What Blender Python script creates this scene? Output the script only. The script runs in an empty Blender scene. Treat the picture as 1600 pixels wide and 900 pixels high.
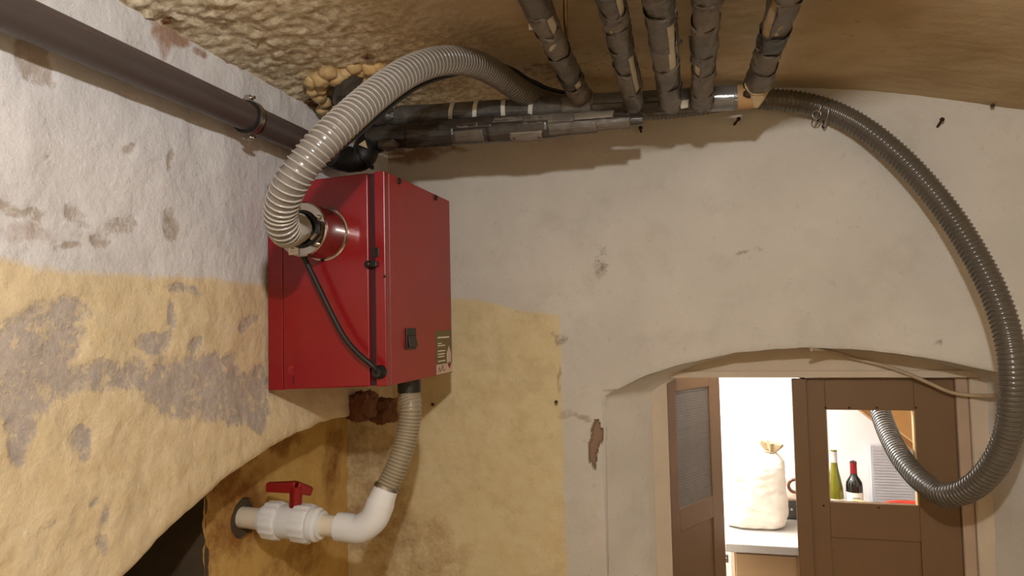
import bpy, bmesh, math, random
import numpy as np
from mathutils import Vector, Matrix, noise
random.seed(4)
sc = bpy.context.scene
COL = sc.collection

# ------------------------------------------------------------------ camera
F_PX = 1100.0
YAW, PITCH, ROLL = 0.26411, 0.05047, 0.022
CAM = Vector((0.0, 0.0, 1.95))
fw = Vector((-math.sin(YAW)*math.cos(PITCH), math.cos(YAW)*math.cos(PITCH), math.sin(PITCH)))
r0 = Vector((math.cos(YAW), math.sin(YAW), 0)); u0 = r0.cross(fw)
rt = r0*math.cos(ROLL) - u0*math.sin(ROLL)
up = u0*math.cos(ROLL) + r0*math.sin(ROLL)
cd = bpy.data.cameras.new('camera'); cam = bpy.data.objects.new('camera', cd); COL.objects.link(cam)
cd.sensor_width = 36; cd.lens = 36*F_PX/1600; cd.clip_start = 0.02
cam.matrix_world = Matrix(((rt.x, up.x, -fw.x, CAM.x), (rt.y, up.y, -fw.y, CAM.y), (rt.z, up.z, -fw.z, CAM.z), (0, 0, 0, 1)))
sc.camera = cam

# ------------------------------------------------------------------ world, lamps, exposure
w = bpy.data.worlds.new('world'); sc.world = w; w.use_nodes = True
w.node_tree.nodes['Background'].inputs[0].default_value = (0.5, 0.4, 0.3, 1)
w.node_tree.nodes['Background'].inputs[1].default_value = 0.01
def lamp(name, loc, power, col, rad):
    l = bpy.data.lights.new(name, 'POINT'); l.energy = power; l.color = col; l.shadow_soft_size = rad
    o = bpy.data.objects.new(name, l); o.location = loc; COL.objects.link(o); return o
lamp('cellar_bulb', (0.06, -0.05, 2.57), 88, (1.0, 0.98, 0.95), 0.035)
lamp('kitchen_lamp', (-0.35, 3.55, 2.15), 74, (0.97, 0.985, 1.0), 0.10)
vs = sc.view_settings
vs.view_transform = 'Standard'; vs.look = 'None'; vs.gamma = 1.0; vs.use_curve_mapping = False
vs.exposure = 0.0

# ------------------------------------------------------------------ pixel -> point helpers (1600x900 frame)
def ray(px, py): return fw + rt*((px-800)/F_PX) - up*((py-450)/F_PX)
def PD(px, py, d): return CAM + ray(px, py)*d
def PY(px, py, Y):
    r = ray(px, py); return CAM + r*((Y-CAM.y)/r.y)
def PX(px, py, X):
    r = ray(px, py); return CAM + r*((X-CAM.x)/r.x)
def PZ(px, py, Z):
    r = ray(px, py); return CAM + r*((Z-CAM.z)/r.z)
def nz(x, y, z=0.0): return noise.noise(Vector((x, y, z)))
def fbm(x, y, z=0.0, o=4): return noise.fractal(Vector((x, y, z)), 0.9, 2.0, o)
def sstep(a, b, x):  # also falls when a > b
    t = min(1, max(0, (x-a)/(b-a))); return t*t*(3-2*t)

# ------------------------------------------------------------------ materials
def lin(h):
    v = [int(h[i:i+2], 16)/255 for i in (0, 2, 4)]
    return tuple((c/12.92 if c <= 0.04045 else ((c+0.055)/1.055)**2.4) for c in v) + (1,)
class NT:
    def __init__(s, name):
        s.m = bpy.data.materials.new(name); s.m.use_nodes = True
        s.t = s.m.node_tree; s.b = s.t.nodes['Principled BSDF']
    def n(s, kind, **kw):
        x = s.t.nodes.new(kind)
        for k, v in kw.items(): setattr(x, k, v)
        return x
    def l(s, a, b): s.t.links.new(a, b)
    def coord(s):
        if not hasattr(s, 'tc'): s.tc = s.n('ShaderNodeTexCoord')
        return s.tc.outputs['Object']
    def noise(s, scale, detail=6, rough=0.6, dist=0.0, vec=None):
        x = s.n('ShaderNodeTexNoise'); x.inputs['Scale'].default_value = scale; x.inputs['Detail'].default_value = detail
        x.inputs['Roughness'].default_value = rough; x.inputs['Distortion'].default_value = dist
        s.l(vec or s.coord(), x.inputs['Vector']); return x.outputs['Fac']
    def ramp(s, fac, a, b, ca=(0, 0, 0, 1), cb=(1, 1, 1, 1)):
        x = s.n('ShaderNodeValToRGB'); x.color_ramp.elements[0].position = a; x.color_ramp.elements[1].position = b
        x.color_ramp.elements[0].color = ca; x.color_ramp.elements[1].color = cb
        s.l(fac, x.inputs[0]); return x.outputs[0]
    def mix(s, fac, a, b, mode='MIX'):
        x = s.n('ShaderNodeMix', data_type='RGBA', blend_type=mode)
        for inp, v in ((x.inputs[0], fac), (x.inputs[6], a), (x.inputs[7], b)):
            if hasattr(v, 'default_value') or hasattr(v, 'is_output'): s.l(v, inp)
            else: inp.default_value = v
        return x.outputs[2]
    def math(s, op, a, b=0.0, c=None):
        x = s.n('ShaderNodeMath', operation=op)
        for i, v in enumerate((a, b, c)):
            if v is None: continue
            if hasattr(v, 'is_output'): s.l(v, x.inputs[i])
            else: x.inputs[i].default_value = v
        return x.outputs[0]
    def attr(s, name):
        x = s.n('ShaderNodeAttribute', attribute_name=name); return x.outputs['Fac']
    def bump(s, h, strength, dist):
        x = s.n('ShaderNodeBump'); x.inputs['Strength'].default_value = strength; x.inputs['Distance'].default_value = dist
        s.l(h, x.inputs['Height'])
        if hasattr(s, 'lastb'): s.l(s.lastb, x.inputs['Normal'])
        s.lastb = x.outputs[0]; s.l(s.lastb, s.b.inputs['Normal'])
    def base(s, c):
        if hasattr(c, 'is_output'): s.l(c, s.b.inputs['Base Color'])
        else: s.b.inputs['Base Color'].default_value = c
    def set(s, **kw):
        for k, v in kw.items(): s.b.inputs[k.replace('_', ' ')].default_value = v
        return s

def simple(name, hexcol, rough=0.5, metal=0.0, var=0.12, nscale=20, bump=0.0, bscale=120, spec=0.5, coat=0.0):
    k = NT(name); c = lin(hexcol)
    n = k.ramp(k.noise(nscale), 0.3, 0.7)
    d = tuple(v*(1-var) for v in c[:3]) + (1,); e = tuple(min(1, v*(1+var)) for v in c[:3]) + (1,)
    k.base(k.mix(n, d, e)); k.set(Roughness=rough, Metallic=metal)
    k.b.inputs['Specular IOR Level'].default_value = spec
    if coat: k.b.inputs['Coat Weight'].default_value = coat; k.b.inputs['Coat Roughness'].default_value = 0.12
    if bump: k.bump(k.noise(bscale, 4), bump, 0.003)
    return k.m

def plaster(name, white, yellow, grey, brown, rough_bump=0.35):
    """old lime plaster: white and ochre coats, bare grey render, brown stains; masks live on the wall as attributes"""
    k = NT(name)
    fine = k.noise(55, 8, 0.7); mid = k.noise(14, 6, 0.65); big = k.noise(3.0, 4, 0.5)
    jit = k.math('ADD', k.math('MULTIPLY', k.math('SUBTRACT', mid, 0.5), 0.9), k.math('MULTIPLY', k.math('SUBTRACT', fine, 0.5), 0.6))
    def mask(a, w=0.10, j=2.3):
        g = k.math('MINIMUM', k.math('ADD', k.math('MULTIPLY', k.attr(a), 2.0), 0.12), 1.0)
        v = k.math('ADD', k.attr(a), k.math('MULTIPLY', k.math('MULTIPLY', jit, j), g))
        return k.ramp(v, 0.5-w, 0.5+w)
    w2 = tuple(c*0.86 for c in white[:3])+(1,); y2 = tuple(c*f for c, f in zip(yellow[:3], (0.9, 0.84, 0.72)))+(1,)
    cw = k.mix(k.ramp(big, 0.3, 0.7), white, w2)
    cy = k.mix(k.ramp(mid, 0.3, 0.7), yellow, y2)
    yl = k.ramp(k.math('ADD', k.attr('ochre'), k.math('MULTIPLY', jit, 0.25)), 0.44, 0.56)
    c = k.mix(yl, cw, cy)
    g2 = tuple(x*0.8 for x in grey[:3])+(1,)
    cg = k.mix(k.ramp(fine, 0.35, 0.65), grey, g2)
    mg = k.math('MULTIPLY', mask('bare', 0.2), k.math('SUBTRACT', 1.0, k.math('MULTIPLY', k.ramp(k.noise(30, 5, 0.7), 0.53, 0.63), 0.75)))
    c = k.mix(mg, c, cg)
    mb = mask('stain', 0.3, 1.1)
    c = k.mix(k.math('MULTIPLY', mb, 0.8), c, brown)
    specks = k.ramp(k.noise(38, 3, 0.5), 0.66, 0.74)
    c = k.mix(k.math('MULTIPLY', specks, 0.22), c, grey)
    c = k.mix(k.math('MULTIPLY', k.ramp(k.noise(7, 5, 0.65, vec=None), 0.52, 0.68), 0.16), c, cg)
    k.base(c); k.set(Roughness=0.92); k.b.inputs['Specular IOR Level'].default_value = 0.2
    k.bump(k.noise(9, 5, 0.6), rough_bump*0.8, 0.025); k.bump(k.noise(26, 5, 0.6), rough_bump*0.6, 0.008)
    k.bump(k.noise(70, 6, 0.7), rough_bump, 0.004)
    k.bump(k.math('SUBTRACT', 1.0, mg), 0.35, 0.003)
    return k.m

WHITE = lin('DCD2C6'); OCHRE = lin('DDC38C'); GREY = lin('A89C92'); BROWN = lin('8A5A30')
M = {}
M['wall'] = plaster('plaster_left', lin('D8D5D6'), lin('DDCCAC'), lin('BCB0A6'), lin('8C5F38'), 0.6)
M['back'] = plaster('plaster_back', lin('D4CEC4'), lin('DACCA6'), lin('A3978A'), lin('7E5630'), 0.3)
M['niche'] = plaster('plaster_niche', lin('D0B888'), lin('CBA968'), lin('9C7B55'), lin('7A4516'), 0.5)
def ceiling_mat():
    k = NT('ceiling_ochre')
    a = k.noise(2.2, 5, 0.6); b = k.noise(40, 7, 0.7); r = k.attr('rough')
    c = k.mix(k.ramp(a, 0.3, 0.7), lin('C8B698'), lin('A58E6A'))
    c = k.mix(k.math('MULTIPLY', k.ramp(b, 0.42, 0.60), r), c, lin('F0E4CA'))
    sp = k.ramp(k.noise(30, 4, 0.6), 0.66, 0.72)
    c = k.mix(k.math('MULTIPLY', sp, 0.35), c, lin('6B4A2A'))
    c = k.mix(k.ramp(k.math('ADD', k.attr('stain'), k.math('MULTIPLY', k.math('SUBTRACT', b, 0.5), 0.9)), 0.42, 0.62), c, lin('6A3F22'))
    k.base(c); k.set(Roughness=0.95); k.b.inputs['Specular IOR Level'].default_value = 0.15
    k.bump(k.math('MULTIPLY', b, k.math('ADD', k.math('MULTIPLY', r, 1.0), 0.25)), 0.4, 0.006)
    k.bump(k.noise(80, 5, 0.7), 0.25, 0.004)
    return k.m
M['ceil'] = ceiling_mat()
M['dark'] = simple('shaded_plaster', '4A3D2E', 0.95, var=0.3, nscale=6, bump=0.5, bscale=25)  # dark base colour stands in for the shade inside the passage
M['floor'] = simple('cellar_floor', 'A8957A', 0.9, var=0.2, nscale=4, bump=0.4, bscale=40)
M['red'] = simple('red_paint', '840E17', 0.28, var=0.05, nscale=8, bump=0.05, bscale=200, coat=0.25)
M['redside'] = simple('red_paint_side_lighting', '961E1E', 0.42, var=0.05, nscale=8, bump=0.06, bscale=200, coat=0.15)  # same red as the front; the side's duller lighting is put into the colour
M['groove'] = simple('groove_shadow_paint', '30060A', 0.6)
M['black'] = simple('black_plastic', '17150F', 0.42, bump=0.05)
M['rubber'] = simple('black_rubber', '141210', 0.55)
M['steel'] = simple('steel', 'C8C2B8', 0.22, 1.0, var=0.06, nscale=30)
M['chrome'] = simple('polished_steel', 'B8AFA8', 0.12, 1.0, var=0.05, nscale=20)
M['zinc'] = simple('zinc', 'A8A29A', 0.35, 1.0, var=0.15, nscale=60)
M['hose'] = simple('grey_hose_wall', '706A61', 0.28, var=0.08, nscale=15, coat=0.4)
M['rib'] = simple('pale_hose_spiral', 'A8A198', 0.25, var=0.05, coat=0.5)
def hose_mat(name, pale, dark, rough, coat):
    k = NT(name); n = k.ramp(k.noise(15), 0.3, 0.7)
    c = k.mix(k.attr('tone'), lin(pale), lin(dark))  # pale at the cabinet end, darker along the hose to the right
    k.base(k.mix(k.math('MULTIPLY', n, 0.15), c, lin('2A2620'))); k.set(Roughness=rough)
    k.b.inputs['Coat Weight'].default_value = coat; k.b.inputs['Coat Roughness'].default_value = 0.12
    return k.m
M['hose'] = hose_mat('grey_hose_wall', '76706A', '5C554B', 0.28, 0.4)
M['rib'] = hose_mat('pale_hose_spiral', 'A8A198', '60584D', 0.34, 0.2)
M['hoseg'] = simple('grey_hose_wall_short', '8A7E68', 0.34, var=0.08, nscale=15, coat=0.3)
M['ribg'] = simple('pale_hose_spiral_short', 'A89C84', 0.3, var=0.05, coat=0.3)
M['greypipe'] = simple('grey_pvc', '4B423F', 0.40, var=0.06, nscale=5)
M['stripe'] = simple('pipe_print', '5C4A50', 0.45)
M['white'] = simple('white_pvc', 'DFE0E2', 0.22, var=0.03, nscale=10, coat=0.3)
M['cream'] = simple('cream_pvc', 'DDD3BE', 0.3, var=0.04, nscale=10)
M['handle'] = simple('dark_red_plastic', '820F0D', 0.4, var=0.06)
def tape_mat(name, a, b, rough):
    k = NT(name); n = k.noise(9, 6, 0.65, 0.6)
    k.base(k.mix(k.ramp(n, 0.35, 0.7), lin(a), lin(b))); k.set(Roughness=rough)
    wv = k.n('ShaderNodeTexNoise'); mp = k.n('ShaderNodeMapping'); mp.inputs['Scale'].default_value = (6, 40, 40)
    k.l(k.coord(), mp.inputs[0]); k.l(mp.outputs[0], wv.inputs['Vector']); wv.inputs['Scale'].default_value = 1.5; wv.inputs['Detail'].default_value = 5
    k.bump(wv.outputs['Fac'], 0.7, 0.008); k.bump(k.noise(60, 4), 0.25, 0.003)
    return k.m
M['tape'] = tape_mat('grey_black_tape', '4C443D', '6E665B', 0.36)
M['tape2'] = tape_mat('grey_tape_worn', '665D53', '857B6E', 0.5)
M['tape3'] = tape_mat('dark_tape', '2E2A25', '4A443C', 0.28)
M['foil'] = tape_mat('black_glossy_wrap', '4A4743', '6E6A64', 0.22)
M['foamwrap'] = simple('beige_pipe_foam', 'B39C78', 0.9, var=0.1, nscale=40, bump=0.3, bscale=100)
M['foamwhite'] = simple('white_foam', 'CFC6B4', 0.85, var=0.06, nscale=40)
M['band'] = simple('white_band', 'D8D2C6', 0.6)
M['pufoam'] = simple('cured_yellow_foam', 'C8AA78', 0.5, var=0.3, nscale=14, bump=0.4, bscale=60)
M['card'] = simple('orange_cardboard', 'A88558', 0.8, var=0.1)
M['door'] = simple('brown_door_paint', '75593C', 0.5, var=0.05, nscale=6, bump=0.08, bscale=60)
M['doorlight'] = simple('pale_edge_wood', 'C9A877', 0.6)
M['frame'] = simple('door_frame_paint', 'B49C86', 0.65, var=0.08, nscale=8, bump=0.15, bscale=50)
M['mesh'] = simple('grey_mesh_wire', '6E675F', 0.45, 0.3)
M['brick'] = simple('crumbling_brick', '70482F', 0.95, var=0.35, nscale=30, bump=0.9, bscale=60)
M['rust'] = simple('rusty_iron', '3A2317', 0.7, 0.3, var=0.3, nscale=60)
M['cable'] = simple('pale_cable', 'B4A084', 0.6)
M['kwall'] = simple('kitchen_white_paint', 'F2F0EC', 0.8, var=0.02, nscale=4)
M['counter'] = simple('speckled_counter', 'BDB6AE', 0.35, var=0.25, nscale=220)
M['cab'] = simple('beige_cabinet', 'B4936C', 0.5, var=0.03, nscale=4)
M['sack'] = simple('white_sack_cloth', 'E9DFCF', 0.85, var=0.07, nscale=12, bump=0.7, bscale=35)
M['stair'] = simple('brown_wood', 'A9783F', 0.6, var=0.12, nscale=8)
M['panelw'] = simple('grey_white_panel', 'BDBCBD', 0.5, var=0.03)
M['redplastic'] = simple('orange_red_plastic', 'E0402A', 0.35, coat=0.3)
M['greybox'] = simple('dark_grey_plastic', '55534F', 0.45)
M['mug'] = simple('brown_glaze', '6B3A1E', 0.25, coat=0.3)
M['paper'] = simple('cream_label', 'EDE6D4', 0.7, var=0.03)
M['capsule'] = simple('dark_red_foil', '8C1F22', 0.3, 0.3)
M['capw'] = simple('white_foil', 'DAD6CC', 0.3, 0.3)
M['green'] = simple('olive_glass', '6E6A14', 0.08, var=0.1, coat=0.4)
M['darkglass'] = simple('black_green_glass', '15140D', 0.06, coat=0.4)
M['ink'] = simple('printed_ink', '6A5A4A', 0.7)
M['stick'] = simple('olive_sticker', '6A5A34', 0.45, var=0.06)
M['stickpink'] = simple('pale_print', 'D2B4A4', 0.5)
M['stickred'] = simple('dark_red_print', '7A2018', 0.5)
M['brass'] = simple('copper_line', '9A7A44', 0.35, 0.8)
M['cellarplaster'] = simple('cellar_plaster', 'DCCDB2', 0.92, var=0.08, nscale=3, bump=0.3, bscale=25)

# ------------------------------------------------------------------ object helpers
WLOC = {}
def wl(o): return WLOC.get(o.name, Vector((0, 0, 0)))
def thing(name, label, cat, loc, group=None, kind=None):
    o = bpy.data.objects.new(name, None); COL.objects.link(o); o.location = loc; o.empty_display_size = 0.05
    WLOC[o.name] = Vector(loc)
    if label: o['label'] = label
    if cat: o['category'] = cat
    if group: o['group'] = group
    if kind: o['kind'] = kind
    return o
def obj(name, vf, mat, parent=None, label=None, cat=None, group=None, kind=None, smooth=True, origin=None, attrs=None, bevel=0, angle=40):
    v, f = vf
    if parent is not None and origin is None: o0 = wl(parent)
    elif origin is not None: o0 = Vector(origin)
    else: o0 = Vector((0, 0, 0))
    me = bpy.data.meshes.new(name)
    me.from_pydata([(p[0]-o0.x, p[1]-o0.y, p[2]-o0.z) for p in v], [], f)
    bm = bmesh.new(); bm.from_mesh(me)
    if attrs is None: bmesh.ops.recalc_face_normals(bm, faces=bm.faces)
    bm.to_mesh(me); bm.free()
    mats = mat if isinstance(mat, list) else [mat]
    for m in mats: me.materials.append(m)
    if attrs:
        for k, vals in attrs.items():
            a = me.attributes.new(k, 'FLOAT', 'POINT'); a.data.foreach_set('value', vals)
    if smooth:
        me.polygons.foreach_set('use_smooth', [True]*len(me.polygons))
        if angle: me.set_sharp_from_angle(angle=math.radians(angle))
    o = bpy.data.objects.new(name, me); COL.objects.link(o)
    if parent is not None:
        o.parent = parent; o.location = o0 - wl(parent)
    else: o.location = o0
    WLOC[o.name] = o0.copy()
    if label: o['label'] = label
    if cat: o['category'] = cat
    if group: o['group'] = group
    if kind: o['kind'] = kind
    if bevel:
        md = o.modifiers.new('bevel', 'BEVEL'); md.width = bevel; md.segments = 2; md.limit_method = 'ANGLE'
    return o
def join(*parts):
    V, Fc = [], []
    for v, f in parts:
        n = len(V); V += [tuple(p) for p in v]; Fc += [tuple(i+n for i in q) for q in f]
    return V, Fc
def box(x0, x1, y0, y1, z0, z1):
    v = [(x, y, z) for z in (z0, z1) for y in (y0, y1) for x in (x0, x1)]
    return v, [(0, 2, 3, 1), (4, 5, 7, 6), (0, 1, 5, 4), (2, 6, 7, 3), (0, 4, 6, 2), (1, 3, 7, 5)]
def prism(poly, d):
    """closed polygon (list of Vectors) extruded by vector d"""
    n = len(poly); v = [Vector(p) for p in poly] + [Vector(p)+d for p in poly]
    return v, [tuple(range(n))[::-1], tuple(range(n, 2*n))] + [(i, (i+1) % n, n+(i+1) % n, n+i) for i in range(n)]
def frames(pts):
    pts = [Vector(p) for p in pts]; n = len(pts); T = []
    for i in range(n):
        T.append((pts[min(n-1, i+1)]-pts[max(0, i-1)]).normalized())
    a = T[0].orthogonal().normalized(); out = []
    for i in range(n):
        a = (a - T[i]*a.dot(T[i])).normalized(); out.append((T[i], a, T[i].cross(a)))
    return out
def tube(pts, rad, seg=16, cap=True, arc=None, rfun=None):
    """swept tube; rad is a number or a list; arc=(a0,a1) keeps only part of the round; rfun(i,ang) scales the radius"""
    fr = frames(pts); n = len(pts); V, Fc = [], []
    full = arc is None; m = seg if full else seg+1
    for i, p in enumerate(pts):
        T, a, b = fr[i]; r = rad[i] if hasattr(rad, '__len__') else rad
        for j in range(m):
            t = (2*math.pi*j/seg) if full else arc[0]+(arc[1]-arc[0])*j/seg
            k = rfun(i, t) if rfun else 1.0
            V.append(Vector(p) + (a*math.cos(t)+b*math.sin(t))*r*k)
    for i in range(n-1):
        for j in range(seg):
            j2 = (j+1) % m
            Fc.append((i*m+j, i*m+j2, (i+1)*m+j2, (i+1)*m+j))
    if cap and full:
        Fc.append(tuple(range(m))[::-1]); Fc.append(tuple((n-1)*m+j for j in range(m)))
    return V, Fc
def axis_lathe(A, D, prof, seg=32, rib=None, cap=True):
    """profile [(distance along D, radius)] revolved round the axis A + t*D"""
    D = Vector(D).normalized(); a = D.orthogonal().normalized(); b = D.cross(a); V, Fc = [], []
    for t, r in prof:
        for j in range(seg):
            q = 2*math.pi*j/seg; k = rib(t, q) if rib else 1
            V.append(Vector(A)+D*t+(a*math.cos(q)+b*math.sin(q))*r*k)
    for i in range(len(prof)-1):
        for j in range(seg):
            j2 = (j+1) % seg; Fc.append((i*seg+j, i*seg+j2, (i+1)*seg+j2, (i+1)*seg+j))
    if cap:
        Fc.append(tuple(range(seg))[::-1]); Fc.append(tuple((len(prof)-1)*seg+j for j in range(seg)))
    return V, Fc
def spline(ctrl, step):
    P = [Vector(p) for p in ctrl]; P = [P[0]*2-P[1]] + P + [P[-1]*2-P[-2]]; dense = []
    for i in range(1, len(P)-2):
        for k in range(24):
            t = k/24; a, b, c, d = P[i-1], P[i], P[i+1], P[i+2]
            dense.append(0.5*((2*b)+(c-a)*t+(2*a-5*b+4*c-d)*t*t+(3*b-a-3*c+d)*t**3))
    dense.append(P[-2])
    out = [dense[0]]; acc = 0
    for i in range(1, len(dense)):
        s = (dense[i]-dense[i-1]); L = s.length; pos = step-acc
        while pos <= L and L > 0:
            out.append(dense[i-1]+s*(pos/L)); pos += step
        acc = (acc+L) % step if L else acc
    return out
def smooth_path(ctrl, step, it=3):
    p = spline(ctrl, step)
    for _ in range(it):
        p = [p[0]] + [(p[i-1]+p[i]*2+p[i+1])/4 for i in range(1, len(p)-1)] + [p[-1]]
    return p
def blob(c, r, sub=2, amp=0.2, freq=8, squash=(1, 1, 1), seed=0):
    bm = bmesh.new(); bmesh.ops.create_icosphere(bm, subdivisions=sub, radius=1)
    V = []
    for v in bm.verts:
        k = 1+amp*fbm(v.co.x*freq/4+seed, v.co.y*freq/4, v.co.z*freq/4+seed*2, 3)
        V.append(Vector((c[0]+v.co.x*r*k*squash[0], c[1]+v.co.y*r*k*squash[1], c[2]+v.co.z*r*k*squash[2])))
    Fc = [tuple(x.index for x in f.verts) for f in bm.faces]; bm.free(); return V, Fc
def ring(c, n, R, r, seg=32, s2=10, a0=0, a1=2*math.pi):
    n = Vector(n).normalized(); a = n.orthogonal().normalized(); b = n.cross(a)
    closed = abs(a1-a0-2*math.pi) < 1e-6
    m = seg if closed else seg+1; V, Fc = [], []
    for i in range(m):
        t = a0+(a1-a0)*i/seg; d = a*math.cos(t)+b*math.sin(t)
        for j in range(s2):
            q = 2*math.pi*j/s2; V.append(Vector(c)+d*(R+r*math.cos(q))+n*(r*math.sin(q)))
    for i in range(seg):
        i2 = (i+1) % m
        for j in range(s2): Fc.append((i*s2+j, i*s2+(j+1) % s2, i2*s2+(j+1) % s2, i2*s2+j))
    return V, Fc

# ------------------------------------------------------------------ the room shell
XL, YB, XN = -1.22, 2.62, -1.42          # left wall face, end wall face, back of the low niche
def vault(x, y=0): return 2.79 - 0.112*(x+0.22)**2
def arch_left(y):                        # lower edge of the left wall over the niche
    d = (y-2.2)/1.48
    if abs(d) >= 1: return 0.0
    return 0.675 + 0.965*math.sqrt(1-d*d)
ARX = [(-0.40, 1.655), (-0.371, 1.668), (-0.30, 1.708), (-0.2, 1.752), (-0.132, 1.775), (0.0, 1.807), (0.11, 1.83), (0.24, 1.841), (0.345, 1.844), (0.48, 1.838), (0.624, 1.82), (0.72, 1.805), (0.816, 1.782), (0.953, 1.748), (1.06, 1.70)]
def arch_door(x):
    for (a, za), (b, zb) in zip(ARX, ARX[1:]):
        if a <= x <= b: return za+(zb-za)*(x-a)/(b-a)
    return 0.0
JL, JR = -0.371, 1.03

class Spots:
    """stains given by their middle and half sizes on a flat wall"""
    def __init__(s, to): s.to = to; s.e = []
    def add(s, px, py, rx, ry, k=1.0):
        c = s.to(px, py); a = s.to(px+rx, py); b = s.to(px, py+ry)
        s.e.append((c, (a-c).length, (b-c).length, k)); return s
    def val(s, p, ax):
        out = 0
        p = (p[0]+0.030*fbm(p[0]*7, p[1]*7, p[2]*7+3, 3), p[1]+0.030*fbm(p[1]*7+9, p[0]*7, p[2]*7, 3), p[2]+0.035*fbm(p[2]*7, p[1]*7+5, p[0]*7, 3))
        for c, ra, rb, k in s.e:
            d = ((p[ax]-c[ax])/ra)**2 + ((p[2]-c[2])/rb)**2
            if d < 4: out = max(out, k*(1-sstep(0.2, 2.2, d)))
        return out

lw = lambda px, py: PX(px, py, XL)
bw = lambda px, py: PY(px, py, YB)
l_bare = Spots(lw)
for a in [(50, 105, 26, 26, 1), (80, 128, 10, 14, .9), (205, 235, 8, 14, .75), (72, 258, 8, 6, .8), (270, 262, 5, 16, .7), (55, 560, 60, 75, 1), (20, 600, 60, 55, .9), (100, 495, 30, 25, .8), (310, 600, 70, 45, 1), (360, 620, 45, 40, .95), (240, 545, 24, 16, .9), (300, 540, 14, 12, .8), (265, 500, 8, 28, .75), (310, 535, 7, 12, .9), (130, 690, 14, 30, .85), (30, 690, 22, 40, .85), (410, 620, 16, 45, .8), (110, 385, 26, 8, .85), (160, 365, 18, 18, .7), (180, 355, 26, 16, .7), (270, 350, 12, 20, .65), (30, 330, 40, 10, .9), (125, 330, 12, 14, .8), (290, 445, 28, 8, .7), (395, 510, 16, 8, .7), (70, 600, 90, 26, .8), (180, 595, 50, 22, .75), (420, 600, 20, 14, .7), (160, 835, 8, 40, .6), (75, 815, 18, 5, .7), (150, 790, 6, 4, .7)]: l_bare.add(*a)
l_st = Spots(lw)
for a in [(265, 45, 22, 18, .9), (250, 60, 10, 24, .7), (310, 80, 14, 10, .7), (55, 360, 40, 16, .42), (120, 355, 24, 14, .35)]: l_st.add(*a)
def wall_mesh(cols, rows, low, top, place, flds):
    V, Fc, idx = [], [], {}
    A = {k: [] for k in flds}
    nr = len(rows)
    for i, c in enumerate(cols):
        lo, tp = low(c), top(c)
        for j, z in enumerate(rows):
            zz = min(max(z, lo), tp); p = place(c, zz, lo)
            V.append(p)
            for k, fn in flds.items(): A[k].append(fn(p))
    for i in range(len(cols)-1):
        for j in range(nr-1):
            q = (i*nr+j, (i+1)*nr+j, (i+1)*nr+j+1, i*nr+j+1)
            if V[q[0]][2] == V[q[3]][2] and V[q[1]][2] == V[q[2]][2]: continue
            Fc.append(q)
    return V, Fc, A

# left wall
cols = [-2+0.1*i for i in range(27)] + [0.7, 0.719, 0.721] + [0.73+0.0095*i for i in range(200)]
cols = [c for c in cols if c <= YB] + [YB+0.02]
rows = [0.0, 0.3, 0.6, 0.675] + [0.7+0.05*i for i in range(10)] + [1.2+0.0095*i for i in range(167)]
def lump_l(y, z):
    k = sstep(1.6, 1.8, y)*sstep(1.66, 1.80, z)*(1-sstep(2.40, 2.5, z))*(1-sstep(2.3, 2.45, y))
    return -0.016*k + (1-0.7*k)*lump_l0(y, z)
def lump_l0(y, z): return 0.010*fbm(y*2.2, z*2.2, 3.1, 3) + 0.0035*fbm(y*11, z*11, 7, 3) + 0.0022*fbm(y*30, z*22, 9, 3)*sstep(2.3, 1.7, z)
def place_l(y, z, lo):
    e = z-lo; x = XL + lump_l(y, z)
    if lo > 0 and e < 0.02: x -= 0.008*(1-e/0.02)**2
    g = l_bare.val((x, y, z), 1)
    return (x - 0.003*sstep(0.4, 0.6, g), y, z)
def low_l(y):
    a = arch_left(y) if y > 0.72 else 0
    return a + (0.006*fbm(y*9, 1.7, 0, 3) if a > 0 else 0)
flds = {'ochre': lambda p: 0.5+ (2.075+0.018*nz(p[1]*5, 2.2)+0.03*nz(p[1]*1.5, 9) - p[2])*7,
        'bare': lambda p: l_bare.val(p, 1), 'stain': lambda p: l_st.val(p, 1)}
V, Fc, A = wall_mesh(cols, rows, low_l, lambda y: 2.76, place_l, flds)
# thickness of the wall round the opening
edge = [(XL-0.008, 0.722, 0.0)] + [(XL+lump_l(y, low_l(y))-0.008, y, low_l(y)) for y in cols if y > 0.72]
n0 = len(V)
for e in edge:
    for k in range(6):
        V.append((e[0]-k*0.04, e[1], e[2]+0.004*nz(e[1]*12, k*3.0)*(1 if k else 0)))
        for nm in A: A[nm].append(1.0 if nm == 'ochre' else 0.35 if nm == 'stain' else 0)
for i in range(len(edge)-1):
    for k in range(5): Fc.append((n0+i*6+k, n0+i*6+k+1, n0+(i+1)*6+k+1, n0+(i+1)*6+k))
wall_left = obj('wall_left', (V, Fc), M['wall'], kind='structure', attrs=A, angle=60)

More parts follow.
